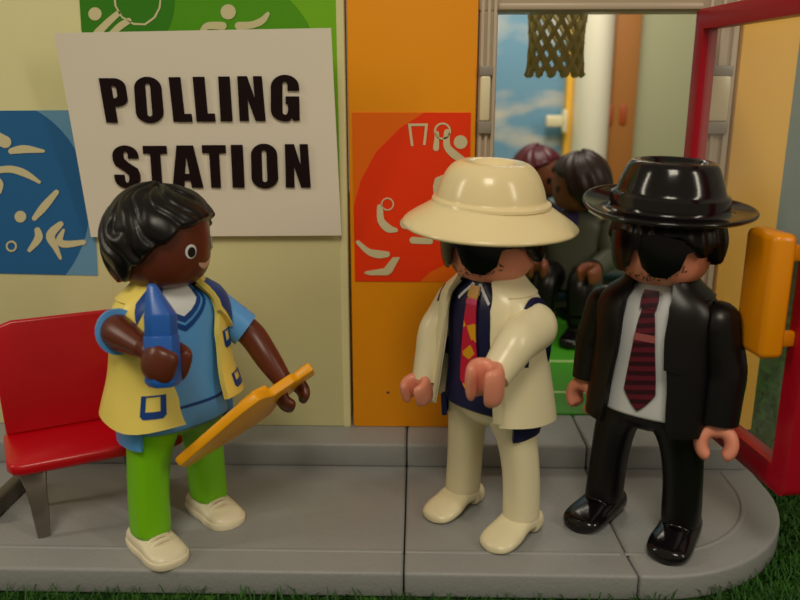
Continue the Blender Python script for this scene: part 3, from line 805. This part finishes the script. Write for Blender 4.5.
def suit_figure(name, px, py, rz, label, P):
    r = fig(name, px, py, rz, label)
    sm, cm = P['suit'], P['coat']
    legs(r, sm, P['feet'], sp=.48, r=P.get('legr', (.36, .39, .56, .56)))
    for fx, fy, ty in P['feet']:
        M = Matrix.Translation((fx, fy+.0, 0)) @ Matrix.Rotation(R(ty), 4, 'Z') @ Matrix.Scale(P.get('shoe_s', .95), 4)
        shoe(P['shoe'], M).build('shoe', P['shoem'], r, ang=60)
    T = Surf([(2.66, 1.02, .7), (2.7, 1.08, .76), (2.82, 1.08, .76), (3.4, 1.0, .7), (4.2, .98, .68), (4.7, 1.0, .62), (4.98, .86, .54), (5.16, .55, .45), (5.28, .4, .4), (5.34, .3, .3)], 2.5)
    MB().add(*T.mesh(44)).build('shirt', P['shirt'], r, ang=70)
    z = P['tie_z']
    return r, T
def coat(r, W, m, gap, z0, z1, th=(-.03, .1), n=60):
    return MB().add(*W.shell(lambda z: R(gap(z)), lambda z: R(360-gap(z)), z0, z1, th[0], th[1], n=n, m=34)).build('jacket', m, r, ang=50)

def figure_white():
    P = dict(suit=WHITEP, coat=WHITEP, shirt=NAVY, feet=[(-.84, .0, 0), (.86, .0, 0)], shoe='loafer', shoem=WHITEP, tie_z=5)
    r, T = suit_figure('toy_figure', 490, 518, R(-44), 'toy figure in white suit, wide-brimmed white hat and dark sunglasses', P)
    # collar points and tie
    ct = MB()
    for s in (-1, 1): ct.add(*T.decal([(s*3, 5.2), (s*10, 5.22), (s*22, 4.9), (s*19, 4.86), (s*8, 5.1), (s*6, 5.0), (s*4.5, 5.0)], .02, .01, step=.06))
    ct.build('shirt_collar', WHITEPR, r)
    tie = [(-4, 4.98), (4, 4.98), (6, 4.3), (9, 3.6), (9, 3.3), (0, 3.05), (-9, 3.3), (-9, 3.6), (-6, 4.3)]
    tm = bpy.data.materials.new('magenta_yellow_tie'); tm.use_nodes = True; nt = tm.node_tree; b = nt.nodes['Principled BSDF']; b.inputs['Roughness'].default_value = .4
    tc = nt.nodes.new('ShaderNodeTexCoord'); vo = nt.nodes.new('ShaderNodeTexVoronoi'); vo.inputs['Scale'].default_value = 42
    cr = nt.nodes.new('ShaderNodeValToRGB'); cr.color_ramp.interpolation = 'CONSTANT'; e = cr.color_ramp.elements
    e[0].color = srgb(198, 20, 60); e[1].position = .55; e[1].color = srgb(222, 160, 20)
    sp = nt.nodes.new('ShaderNodeSeparateColor')
    nt.links.new(tc.outputs['Object'], vo.inputs['Vector']); nt.links.new(vo.outputs['Color'], sp.inputs[0]); nt.links.new(sp.outputs[0], cr.inputs[0]); nt.links.new(cr.outputs[0], b.inputs['Base Color'])
    t = MB().add(*T.decal(tie, .025, .03, step=.07)).build('tie', tm, r)
    MB().add(*T.decal([(-7, 5.14), (7, 5.14), (5, 4.94), (-5, 4.94)], .03, .04, step=.06)).build('tie_knot', mat('gold_tie_knot', (220, 160, 20), .35), t)
    MB().add(*T.decal([(-5, 4.92), (5, 4.92), (5, 4.82), (-5, 4.82)], .05, .02, step=.06)).build('tie_clip', mat('pink_tie_band', (214, 60, 110), .35), t)
    W = Surf([(2.45, 1.34, 1.08), (2.6, 1.33, 1.06), (3.0, 1.28, .98), (3.6, 1.2, .88), (4.2, 1.13, .8), (4.7, 1.08, .72), (4.95, .98, .66), (5.14, .74, .58), (5.3, .56, .52)], 2.4)
    gap = lerpk([(2.4, 40), (3.2, 36), (4.2, 32), (4.8, 34), (5.25, 44)])
    j = coat(r, W, WHITEP, gap, lambda u: 2.5+.12*cos(2*pi*u), 5.22)
    for s in (-1, 1):
        LA = [(s*33, 2.7), (s*30, 3.6), (s*28, 4.3), (s*27, 4.8), (s*36, 5.26), (s*56, 5.3), (s*52, 4.9), (s*44, 4.3), (s*41, 3.6), (s*41, 2.7)]
        MB().add(*W.decal(LA, .06, .075, step=.09)).build('lapel', WHITEP, j, ang=50)
    MB().add(*W.shell(R(40), R(320), 5.0, 5.36, .03, .13, n=40, m=6)).build('collar', WHITEP, j)
    # navy lining around each armhole, below the hem
    for s in (-1, 1):
        M = Matrix.Translation((s*1.12, .02, 4.25)) @ Matrix.Rotation(s*pi/2*.97, 4, 'Y')
        MB().add(*lathe([(.001, -.05), (.5, -.05), (.56, .0), (.56, .06), (.5, .09), (.001, .09)], 36, warp=lambda p: V((p.x*1.45, p.y*.95, p.z)))).build('armhole', NAVY, j, M=M)
    MB().add(*Surf([(2.12, 1.0, .8), (2.25, 1.1, .86), (2.6, 1.12, .88)], 2.5).shell(R(60), R(108), 2.2, 2.75, -.1, .02, n=16, m=5)).build('lining_flap', NAVY, j)
    MB().add(*Surf([(2.12, 1.0, .8), (2.25, 1.1, .86), (2.6, 1.12, .88)], 2.5).shell(R(-70), R(-46), 2.3, 2.7, -.1, .02, n=16, m=5)).build('lining_flap', NAVY, j)
    # left arm (photo right) raised forward across the body
    sh = V((1.14, .0, 4.5)); el = loc(r, 522, 344, -1.35); wr = loc(r, 500, 376, -1.75)
    arm(r, 'sleeve', sh, el, wr, (.46, .40, .31), WHITEP)
    claw(aim(wr, wdir(r, -.75, -1, -.12), wdir(r, 0, -.15, 1)), .86, .42).build('hand', SKIN, r)
    # right arm (photo left) hanging, slightly forward
    sh = V((-1.08, .0, 4.62)); el = loc(r, 438, 332, .4); wr = loc(r, 428, 381, .1)
    arm(r, 'sleeve', sh, el, wr, (.37, .33, .29), WHITEP)
    claw(aim(wr, wdir(r, -.6, -.8, -.35), V((0, 0, 1))), .8, .3).build('hand', SKIN, r)
    S_, M = head(r, SKIN, R(-5))
    glasses(S_, M, r)
    bound = lambda az: lerpk([(0, 2), (45, 3), (70, -8), (88, -12), (100, -22), (120, -30), (180, -42)])(abs(az))
    R0 = lambda az, el: 1.03+.13*max(0, sin(R(abs(az))))**2-.12*max(0, sin(R(el)))
    disp = lambda az, el: .03*sin(az*.5)*(1 if el < 20 else 0)
    MB().add(*hairmesh(R0, bound, disp, n=100, m=60)).build('hair', BLACKH, r, M=M, ang=70)
    hb = 6.46
    prof = [(.02, hb+.12), (.8, hb+.1), (1.12, hb+.02), (1.66, hb-.12), (1.78, hb-.17), (1.82, hb-.15), (1.81, hb-.1), (1.68, hb+.0), (1.42, hb+.15), (1.26, hb+.25), (1.21, hb+.30), (1.19, hb+.35), (1.13, hb+.39), (1.11, hb+.46), (1.06, hb+.62), (.96, hb+.83), (.83, hb+.98), (.68, hb+1.06), (.52, hb+1.06), (.42, hb+1.01), (.32, hb+.9), (.2, hb+.86), (.02, hb+.84)]
    prof = [tuple(q) for q in catmull(prof, 3)]
    HM = M @ Matrix.Translation((0, 0, hb)) @ Matrix.Rotation(R(4), 4, 'Y') @ Matrix.Translation((0, 0, -hb))
    hat = MB().add(*lathe(prof, 72, warp=lambda p: V((p.x*.97, p.y*1.02, p.z-.03*cos(2*atan2(p.x, -p.y))*(max(0, hypot(p.x, p.y)-1.2)))))).build('hat', HATW, r, M=HM, ang=70)
    MB().add(*lathe([(1.18, hb+.27), (1.225, hb+.29), (1.215, hb+.34), (1.15, hb+.37)], 72)).build('hat_band', HATW, hat, M=HM, ang=30)
    slim(r); lean(r, -.033)
    return r
WF = figure_white()

# ================================================================== FIGURE IN THE BLACK SUIT
def figure_black():
    P = dict(suit=BLACKC, coat=BLACKC, shirt=WHITEPR, feet=[(-.9, .0, -6), (.88, .0, 4)], shoe='boot', shoem=BLACKP, tie_z=5, shoe_s=1.0, legr=(.39, .42, .58, .58))
    r, T = suit_figure('toy_figure', 640, 525, R(-37), 'toy figure in black suit, black hat and sunglasses before the open door', P)
    tie = [(-4, 4.86), (4, 4.86), (7, 4.5), (13, 3.5), (14, 3.2), (0, 2.82), (-14, 3.2), (-13, 3.5), (-7, 4.5)]
    tm = bpy.data.materials.new('burgundy_striped_tie'); tm.use_nodes = True; nt = tm.node_tree; b = nt.nodes['Principled BSDF']; b.inputs['Roughness'].default_value = .35
    tc = nt.nodes.new('ShaderNodeTexCoord'); wv = nt.nodes.new('ShaderNodeTexWave'); wv.bands_direction = 'Z'; wv.inputs['Scale'].default_value = 17; wv.inputs['Distortion'].default_value = .6
    cr = nt.nodes.new('ShaderNodeValToRGB'); e = cr.color_ramp.elements; e[0].position = .35; e[0].color = srgb(52, 6, 26); e[1].position = .65; e[1].color = srgb(104, 22, 46)
    mp = nt.nodes.new('ShaderNodeMapping'); mp.inputs['Rotation'].default_value = (0, .2, 0)
    nt.links.new(tc.outputs['Object'], mp.inputs[0]); nt.links.new(mp.outputs[0], wv.inputs[0]); nt.links.new(wv.outputs['Fac'], cr.inputs[0]); nt.links.new(cr.outputs[0], b.inputs['Base Color'])
    t = MB().add(*T.decal(tie, .02, .03, step=.07)).build('tie', tm, r)
    MB().add(*T.decal([(-9, 5.12), (9, 5.12), (6, 4.82), (-6, 4.82)], .03, .05, step=.06)).build('tie_knot', tm, t)
    MB().add(*T.decal([(-8, 4.36), (8, 4.36), (9, 4.22), (-9, 4.22)], .055, .006, step=.06)).build('tie_band', mat('rose_tie_band', (170, 90, 90), .35), t)
    W = Surf([(2.42, 1.26, 1.0), (2.55, 1.26, 1.0), (3.0, 1.24, .94), (3.6, 1.2, .88), (4.2, 1.16, .82), (4.7, 1.14, .75), (4.95, 1.02, .68), (5.14, .76, .6), (5.3, .58, .54)], 2.5)
    gap = lerpk([(2.4, 26), (3.2, 24), (4.2, 20), (4.8, 20), (5.25, 30)])
    j = coat(r, W, BLACKC, gap, 2.5, 5.22)
    for s in (-1, 1):
        LA = [(s*19, 3.8), (s*17, 4.4), (s*19, 4.9), (s*32, 5.28), (s*60, 5.36), (s*72, 5.12), (s*66, 4.85), (s*52, 4.3), (s*38, 3.75)]
        MB().add(*W.decal(LA, .07, .09, step=.09)).build('lapel', BLACKC, j, ang=50)
    MB().add(*W.shell(R(44), R(316), 5.0, 5.42, .02, .15, n=40, m=6)).build('collar', BLACKC, j)
    sh = V((1.2, .0, 4.6)); el = V((1.42, -.0, 3.7)); wr = V((1.42, -.12, 2.74))
    arm(r, 'sleeve', sh, el, wr, (.46, .44, .42), BLACKC)
    claw(aim(wr+V((0, 0, .0)), V((.15, -.25, -1)), V((.35, -1, 0))), .98, .3).build('hand', SKIN, r)
    sh = V((-1.18, .0, 4.6)); el = V((-1.4, .02, 3.8)); wr = V((-1.42, -.1, 3.0))
    arm(r, 'sleeve', sh, el, wr, (.42, .40, .36), BLACKC)
    claw(aim(wr, V((-.1, -.1, -1)), V((-.2, -1, 0))), .95, .26).build('hand', SKIN, r)
    S_, M = head(r, SKIN, R(-13))
    glasses(S_, M, r)
    bound = lambda az: lerpk([(0, 1), (45, 3), (62, -8), (74, -16), (84, -4), (94, -22), (104, -14), (120, -30), (180, -42)])(abs(az))
    R0 = lambda az, el: 1.04+.14*max(0, sin(R(abs(az))))**2-.16*max(0, sin(R(el)))
    disp = lambda az, el: .03*sin(az*.4)*(1 if el < 20 else 0)
    MB().add(*hairmesh(R0, bound, disp, n=100, m=60)).build('hair', BLACKH, r, M=M, ang=70)
    hb = 6.62
    prof = [(.02, hb+.05), (.9, hb+.02), (1.25, hb-.05), (1.54, hb-.03), (1.67, hb+.02), (1.71, hb+.06), (1.68, hb+.1), (1.56, hb+.06), (1.36, hb+.03), (1.22, hb+.06), (1.17, hb+.12), (1.14, hb+.3), (1.12, hb+.36), (1.07, hb+.39), (.99, hb+.62), (.89, hb+.84), (.82, hb+.92), (.73, hb+.95), (.65, hb+.93), (.55, hb+.85), (.3, hb+.8), (.02, hb+.79)]
    prof = [tuple(q) for q in catmull(prof, 3)]
    def wp(p):
        rr = hypot(p.x, p.y); a = atan2(p.x, -p.y); out = max(0, rr-1.3)
        return V((p.x*.98, p.y*1.02, p.z+out*(.45*abs(sin(a))**2*(1 if p.x < 0 else -.05)-.12*cos(a))))
    HM = M @ Matrix.Translation((0, 0, hb)) @ Matrix.Rotation(R(2.5), 4, 'Y') @ Matrix.Translation((0, 0, -hb))
    hat = MB().add(*lathe(prof, 72, warp=wp)).build('hat', BLACKP, r, M=HM, ang=60)
    MB().add(*lathe([(1.15, hb+.12), (1.185, hb+.14), (1.165, hb+.33), (1.1, hb+.37)], 72, warp=wp)).build('hat_band', BLACKP, hat, M=HM, ang=30)
    slim(r)
    return r
BF = figure_black()

# ================================================================== THINGS HELD
def in_fig(root, p): 
    return root.matrix_basis @ V(p)
def world(root): return Matrix.Translation(root.location) @ Matrix.Rotation(root.rotation_euler.z, 4, 'Z')
# blue faceted piece in the right hand
def blue_piece():
    r, wr, d, wr2, el2 = VF
    c = world(r) @ (V(wr)+V(d).normalized()*.48)
    lo = V(atY(166, 384, c.y)); hi = V(atY(154, 287, c.y)); hi = V((hi.x, c.y+.25, hi.z)); lo = V((lo.x, c.y-.12, lo.z))
    o = empty('crayon', lo); tag(o, 'blue faceted pointed plastic crayon held upright by the yellow-vested figure', 'crayon')
    ax = (hi-lo); L = ax.length; z = ax.normalized(); x = V((1, .35, 0)); x = (x-z*x.dot(z)).normalized(); y = z.cross(x)
    M = Matrix((x, y, z)).transposed().to_4x4()
    def fac(rows, n=6, rot=.0):
        vs, fs = [], []
        for t, w, dd in rows:
            for i in range(n): a = 2*pi*i/n+rot; vs.append((w*cos(a)-.4*max(0, t-.7), dd*sin(a), t*L))
        m = len(rows)
        for j in range(m-1):
            for i in range(n): k = (i+1) % n; fs.append((j*n+i, j*n+k, (j+1)*n+k, (j+1)*n+i))
        fs.append(tuple(range(n))[::-1]); fs.append(tuple((m-1)*n+i for i in range(n)))
        bm = bmesh.new(); vv = [bm.verts.new(v) for v in vs]
        for f in fs: bm.faces.new([vv[i] for i in f])
        bmesh.ops.bevel(bm, geom=bm.edges[:], offset=.022, segments=2, profile=.5, affect='EDGES')
        bm.verts.index_update(); out = [v.co.copy() for v in bm.verts], [tuple(v.index for v in f.verts) for f in bm.faces]; bm.free(); return out
    MB().add(*fac([(0, .24, .24), (.05, .31, .28), (.5, .30, .28)])).build('crayon_base', MIDBLUE, o, M=M, ang=20)
    MB().add(*fac([(.48, .28, .26), (.70, .275, .26), (.98, .09, .08), (1.0, .05, .05)])).build('crayon_tip', MIDBLUE, o, M=M, ang=20)
blue_piece()
# orange clipboard in the left hand, seen nearly edge-on
def board():
    r, wr, d, wr2, el2 = VF
    c = world(r) @ (V(wr2)+(V(wr2)-V(el2)).normalized()*.5)
    tip = atY(312, 368, c.y+.1); end = atY(180, 464, c.y-1.0)
    o = empty('clipboard', end); tag(o, 'orange plastic clipboard tilted down from the hand of the yellow-vested figure', 'clipboard')
    ax = tip-end; L = ax.length; u = ax.normalized()
    n0 = V((-.50, .0, .87)); 
    # board normal mostly up-left: narrow face turned to the viewer
    view = ((tip+end)/2-CAMP).normalized(); side = u.cross(view).normalized()    # across the line of sight
    if side.z < 0: side = -side
    nrm = (side*.97+view*.17).normalized(); nrm = (nrm-u*nrm.dot(u)).normalized(); w = nrm.cross(u).normalized()
    # local frame: x along the board, z across, y thickness
    M = Matrix((u, nrm, u.cross(nrm))).transposed().to_4x4()
    W_ = .98
    poly = [(0, -.28), (.1, -.36), (L*.40, -W_+.1), (L*.5, -W_-.02), (L*.62, -W_-.05), (L*.66, -W_+.12), (L*.70, -.5), (L*.86, -.42), (L*.88, -.28), (L*1.0, -.28), (L*1.0, .28), (L*.88, .28), (L*.86, .42), (L*.70, .5), (L*.66, W_-.12), (L*.62, W_+.05), (L*.5, W_+.02), (L*.40, W_-.1), (.1, .36), (0, .28)]
    vs, fs = prism(poly, .2, .05, 2)
    MB().add(vs, fs, Matrix.Translation((0, -.1, 0))).build('board', ORANGEB, o, M=M, ang=35)
    vs, fs = prism([(L*.5, -.5), (L*.62, -.62), (L*.7, -.4), (L*.7, .4), (L*.62, .62), (L*.5, .5)], .12, .03, 2)
    MB().add(vs, fs, Matrix.Translation((0, .09, 0))).build('clip', ORANGEB, o, M=M, ang=35)
board()

# ================================================================== CHAIR
def chair():
    a = atZ(38, 541, 0)
    o = empty('chair', a, R(28)); tag(o, 'glossy red plastic chair with grey legs at the left edge', 'chair')
    # local: x across, -y front, seat height
    hs = 1.62; w = 3.1
    vs, fs = prism([(-.35, -.0), (w-.0, 0), (w, 2.0), (w-.2, 2.35), (w-.45, 2.42), (.0, 2.42), (-.28, 2.33), (-.42, 2.0)], .2, .06, 3)
    # back panel, leaning
    Mb = Matrix.Translation((0, 1.55, hs+.12)) @ Matrix.Rotation(R(-10), 4, 'X')
    MB().add(vs, fs, Mb).build('backrest', REDP, o, ang=40)
    seat = [(-.38, .2), (-.3, .0), (-.1, -.08), (w-.3, -.08), (w-.1, 0), (w, .2), (w, 1.75), (-.42, 1.75)]
    vs, fs = prism([(p[0], -p[1]) for p in seat], .26, .09, 3)
    Ms = Matrix.Translation((0, 0, hs-.14)) @ Matrix(((1, 0, 0, 0), (0, 0, -1, 0), (0, 1, 0, 0), (0, 0, 0, 1)))
    MB().add(vs, fs, Ms).build('seat', REDP, o, ang=40)
    for x in (.12, w-1.0):
        MB().add(*sweep([(x, .12, .0, .12, .05), (x, .1, .5, .16, .07), (x-.02, .16, 1.0, .19, .07), (x-.05, .3, 1.4, .26, .07)], 12, 3.2, up=V((0, 1, 0)), k=5)).build('leg', STEEL, o)
        MB().add(*sweep([(x, 1.5, .0, .12, .05), (x, 1.5, .7, .16, .07), (x, 1.4, 1.4, .26, .07)], 12, 3.2, up=V((0, 1, 0)), k=5)).build('leg', STEEL, o)
    MB().add(*box(-.1, w-.2, .75, 1.0, 1.2, 1.4, .05)).build('cross_bar', DKGREY, o)
    return o
chair()
# grey bar sticking into the left edge
p1, p2 = atZ(-14, 520, .12), atZ(24, 483, .12)
rb = empty('floor_rail', p1); tag(rb, 'dark grey rail lying on the platform left of the chair', 'rail')
dv = p2-p1
vs, fs = sweep([(0, 0, .1, .14, .2), (dv.x, dv.y, .1, .14, .2)], 16, 5, k=0)
MB().add(vs, fs).build('bar', DKGREY, rb)

# ================================================================== DOOR
def door():
    hz0, hz1 = 1.6, atY(702, 10, YW-.1).z
    h = V((xr0-.02, YW-.15, 0)); e = atZ(792, 500, hz0); d = (V((e.x, e.y, 0))-h); L = d.length; d.normalize()
    nrm = V((0, 0, 1)).cross(d)
    o = empty('door_1', (h.x, h.y, hz0)); tag(o, 'open crimson-framed glass door on the right', 'door', kind='structure')
    M = Matrix((d, V((0, 0, 1)).cross(d), V((0, 0, 1)))).transposed().to_4x4()
    H = hz1-hz0; t = .42
    outer = arcp(L-.2, H-.2, .2, .2, 0, 90, 4)+arcp(.15, H-.15, .15, .15, 90, 180, 4)+[(0, 0)]+arcp(L-.2, .2, .2, .2, 270, 360, 4)
    hole = [(.36, .5), (.36, H-.42), (L-.5, H-.42), (L-.5, .5)]
    vs, fs = prism(outer, .34, .045, 2, holes=[hole])
    MB().add(vs, fs, Matrix.Translation((0, -.17, 0))).build('door_frame', REDD, o, M=M, ang=35)
    gl = bpy.data.materials.new('clear_door_plastic'); gl.use_nodes = True; b = gl.node_tree.nodes['Principled BSDF']
    b.inputs['Base Color'].default_value = (.93, .93, .9, 1); b.inputs['Roughness'].default_value = .06; b.inputs['Alpha'].default_value = .1; b.inputs['IOR'].default_value = 1.45
    MB().add(*box(.3, L-.44, -.03, .03, .44, H-.36)).build('glass_pane', gl, o, M=M, smooth=False)
    # amber push handle on the outer stile
    q0 = atY(770, 226, 14.0); q1 = atY(775, 345, 14.0)
    z0, z1 = q1.z-hz0, q0.z-hz0
    hd = MB().add(*box(L-1.2, L-.25, -.8, -.35, z0, z1, .13, 3)).build('handle', HANDLE, o, M=M, ang=35)
    for zz in (z0+.35, z1-.35): MB().add(*box(L-.5, L-.32, -.5, -.1, zz-.14, zz+.14, .05)).build('handle_mount', HANDLE, hd, M=M)
door()

# ================================================================== NET
def net():
    Yn = 22.5; top = atY(558, 4, Yn); bot = atY(558, 80, Yn)
    k = (X_at(588, 12, Yn)-X_at(528, 12, Yn))/2
    kb = 1.04*(X_at(583, 75, Yn)-X_at(531, 75, Yn))/2
    o = empty('ball_net', V((top.x, Yn, top.z+.1))); tag(o, 'olive ball net hanging at the top of the doorway', 'net')
    H = top.z-bot.z-.05; m = 7; n = 13
    mb = MB()
    def pt(i, j):
        t = j/m; a = 2*pi*(i+(.5 if j % 2 else 0))/n
        r = k*(1-t)+kb*t+(-.08*sin(pi*t))
        return (r*sin(a), -r*cos(a), -H*t)
    def pr(j): return .07 if j > 3 else .065
    for j in range(m):
        for i in range(n):
            a = pt(i, j); i2 = i if j % 2 == 0 else i+1
            for q in ((i, j+1), ((i-1) if j % 2 == 0 else i+1, j+1)):
                b = pt(*q); mb.add(*sweep([a+(pr(j),)*2, b+(pr(j),)*2], 6, 2, up=V((.01, .02, 1)), k=0))
        for i in range(n): p_ = pt(i, j); mb.add(*lathe([(.01, -.08), (.08, -.03), (.08, .03), (.01, .08)], 6), M=Matrix.Translation(p_))
    for i in range(n): p_ = pt(i, m); mb.add(*lathe([(.01, -.1), (.1, -.03), (.1, .03), (.01, .1)], 6), M=Matrix.Translation(p_))
    mb.build('net_mesh', mat('olive_net_plastic', (196, 184, 124), .5), o)
    ring = [(k*sin(2*pi*i/32), -k*cos(2*pi*i/32), .05, .07, .07) for i in range(33)]
    MB().add(*sweep(ring, 8, 2, k=0)).build('hoop', mat('orange_hoop_plastic', (200, 90, 20), .4), o)
    MB().add(*box(-.12, .12, -(Yn-YW-.88), -k, -.0, .12, .03)).build('hoop_arm', GREYT, o)
net()

# ================================================================== BACKGROUND FIGURES AND BENCH
YBE = 27.0
TEAL = mat('dark_teal_plastic', (22, 52, 56), .4, .4)
bz = 2.06
bc = atZ(570, 300, bz); bc = V((X_at(572, 300, YBE), YBE, KZ))
def bench(Y, lab):
    be = empty('bench', (X_at(572, 300, Y), Y, KZ-.02)); tag(be, lab, 'bench')
    MB().add(*box(-3.2, 3.4, -.55, .55, bz-KZ-.28, bz-KZ, .08)).build('bench_top', TEAL, be)
    for x in (-2.9, 3.0):
        for y in (-.4, .4): MB().add(*box(x-.13, x+.13, y-.1, y+.1, 0, bz-KZ-.25, .03)).build('leg', TEAL, be)
    MB().add(*box(-2.8, 2.9, -.1, .1, .8, 1.1, .05)).build('cross_bar', DKGREY, be)
bench(26.9, 'dark teal bench nearest the doorway under the grey-jacketed seated figure')
bench(29.9, 'second dark teal bench further back under the burgundy-haired figure')
bt = empty('tub', (X_at(597, 306, 28.5), 28.5, KZ-.02)); tag(bt, 'small pale tub on the hall floor between the two benches', 'tub')
MB().add(*lathe([(.3, 0), (.34, .03), (.42, .9), (.46, .95), (.42, .96), (.36, .9), (.3, .1), (.01, .08)], 24)).build('tub_body', mat('pale_tub_plastic', (190, 196, 176), .4), bt)
def seated(px, Y, rz, label, skin, top, hairm, hyaw, trous, hkind):
    r = empty('seated_toy_figure', (X_at(px, 250, Y), Y, bz+.09), rz); tag(r, label, 'toy figure', 'seated toy figures in the hall')
    dz = -2.55
    T = Surf([(2.52, 1.06, .74), (2.7, 1.12, .8), (3.4, 1.05, .76), (4.2, 1.05, .72), (4.7, 1.08, .66), (4.98, .92, .58), (5.16, .55, .45), (5.34, .3, .3)], 2.5)
    Md = Matrix.Translation((0, 0, dz))
    MB().add(*T.mesh(36)).build('jacket', top, r, M=Md, ang=70)
    MB().add(*T.decal([(-16, 5.2), (0, 4.4), (16, 5.2)], .02)).build('shirt_front', mat('dim_violet_shirt', (60, 52, 110), .4), r, M=Md)
    for s in (-1, 1):
        MB().add(*roundtube([(s*.52, .1, .45), (s*.55, -.7, .47), (s*.6, -1.35, .3), (s*.62, -1.5, -.4), (s*.62, -1.5, -.85)], [.5, .5, .46, .4, .38], 16)).build('leg', trous, r)
        shoe('boot', Matrix.Translation((s*.62, -1.5, -1.55)) @ Matrix.Scale(.95, 4)).build('shoe', BLACKP, r)
        sh = V((s*1.22, 0, 2.05)); el = V((s*1.45, -.3, 1.25)); wr = V((s*1.1, -1.2, .95))
        arm(r, 'sleeve', sh, el, wr, (.45, .42, .34), top)
        claw(aim(wr, wr-el, V((0, 0, 1))), 1.0, .27).build('hand', skin, r)
    S_, M = head(r, skin, hyaw, dz)
    for s in (-1, 1):
        MB().add(*S_.decal(circle(s*25, 6.0, 7, .12, 16), .006, .01, step=.06)).build('eye', EYEB, r, M=M)
    MB().add(*S_.decal([(-14, 5.68), (0, 5.58), (14, 5.68), (0, 5.64)], .006, .008, step=.06)).build('mouth', EYEB, r, M=M)
    if hkind: bound = lambda az: lerpk([(0, 34), (45, 20), (75, 0), (100, -30), (180, -46)])(abs(az))
    else: bound = lambda az: lerpk([(0, 24), (40, 14), (62, -20), (90, -44), (180, -60)])(abs(az))
    R0 = lambda az, el: 1.14+.08*max(0, -cos(R(az)))-.06*max(0, sin(R(el)))
    disp = lambda az, el: .025*sin(az*.25+el*.1)
    MB().add(*hairmesh(R0, bound, disp, n=80, m=50)).build('hair', hairm, r, M=M, ang=75)
    slim(r)
    return r
seated(535, 29.8, R(20), 'seated dark-jacketed toy figure with burgundy hair on the hall bench', mat('tan_skin_plastic', (140, 80, 54), .4), NAVY, mat('burgundy_hair_plastic', (84, 12, 32), .3), R(25), BLACKC, 1)
seated(574, 26.9, R(-25), 'seated grey-jacketed toy figure with dark brown hair on the hall bench', mat('tan_skin_plastic', (140, 80, 54), .4), mat('grey_green_jacket_plastic', (92, 96, 84), .45), mat('dark_brown_hair_plastic', (40, 16, 14), .4), R(-62), BLACKC, 0)

# ================================================================== SCALE DOWN (cm -> units)
done = set()
for o in OBJS:
    o.location = V(o.location)*K
    if o.type == 'MESH' and o.data.name not in done:
        done.add(o.data.name); o.data.transform(Matrix.Scale(K, 4))

# ================================================================== LIGHT AND CAMERA
def area(name, loc, target, size, size_y, power, col):
    l = bpy.data.lights.new(name, 'AREA'); l.shape = 'RECTANGLE'; l.size = size; l.size_y = size_y; l.energy = power; l.color = col
    o = bpy.data.objects.new(name, l); C.objects.link(o); o.location = V(loc)*K
    d = (V(target)-V(loc)); o.rotation_euler = d.to_track_quat('-Z', 'Y').to_euler(); return o
WARM = (1.0, .90, .72)
area('room_lamp', (-46, 2, 32), (1, 15, 5), .45, 2.4, 38, WARM)
area('room_lamp', (40, -16, 32), (1, 15, 5), .45, 2.4, 38, WARM)
area('ceiling_lamp', (-2, -26, 54), (0, 18, 4), 1.8, 1.8, 105, WARM)
area('hall_fill', (5, 29, 16), (4.5, 34, 3), .6, .6, 5.0, (1, .92, .78))  # added fill light to brighten the hall and sky print; no lamp there
w = bpy.data.worlds.new('dim_room'); bpy.context.scene.world = w; w.use_nodes = True
bg = w.node_tree.nodes['Background']; bg.inputs[0].default_value = (1.0, .82, .58, 1); bg.inputs[1].default_value = .16

cam = bpy.data.cameras.new('camera'); co = bpy.data.objects.new('camera', cam); C.objects.link(co)
co.location = CAMP*K; co.rotation_euler = (pi/2-PITCH, 0, YAW)
cam.sensor_width = 36; cam.lens = F/800*36; cam.clip_start = .01; cam.clip_end = 100
cam.dof.use_dof = True; cam.dof.focus_distance = 1.62; cam.dof.aperture_fstop = 2.2
cam.dof.aperture_fstop = (cam.lens/1000)/(2*.008)
sc = bpy.context.scene; sc.camera = co
sc.view_settings.view_transform = 'Standard'; sc.view_settings.look = 'None'; sc.view_settings.gamma = 1
sc.view_settings.exposure = 0.34; sc.view_settings.use_curve_mapping = False
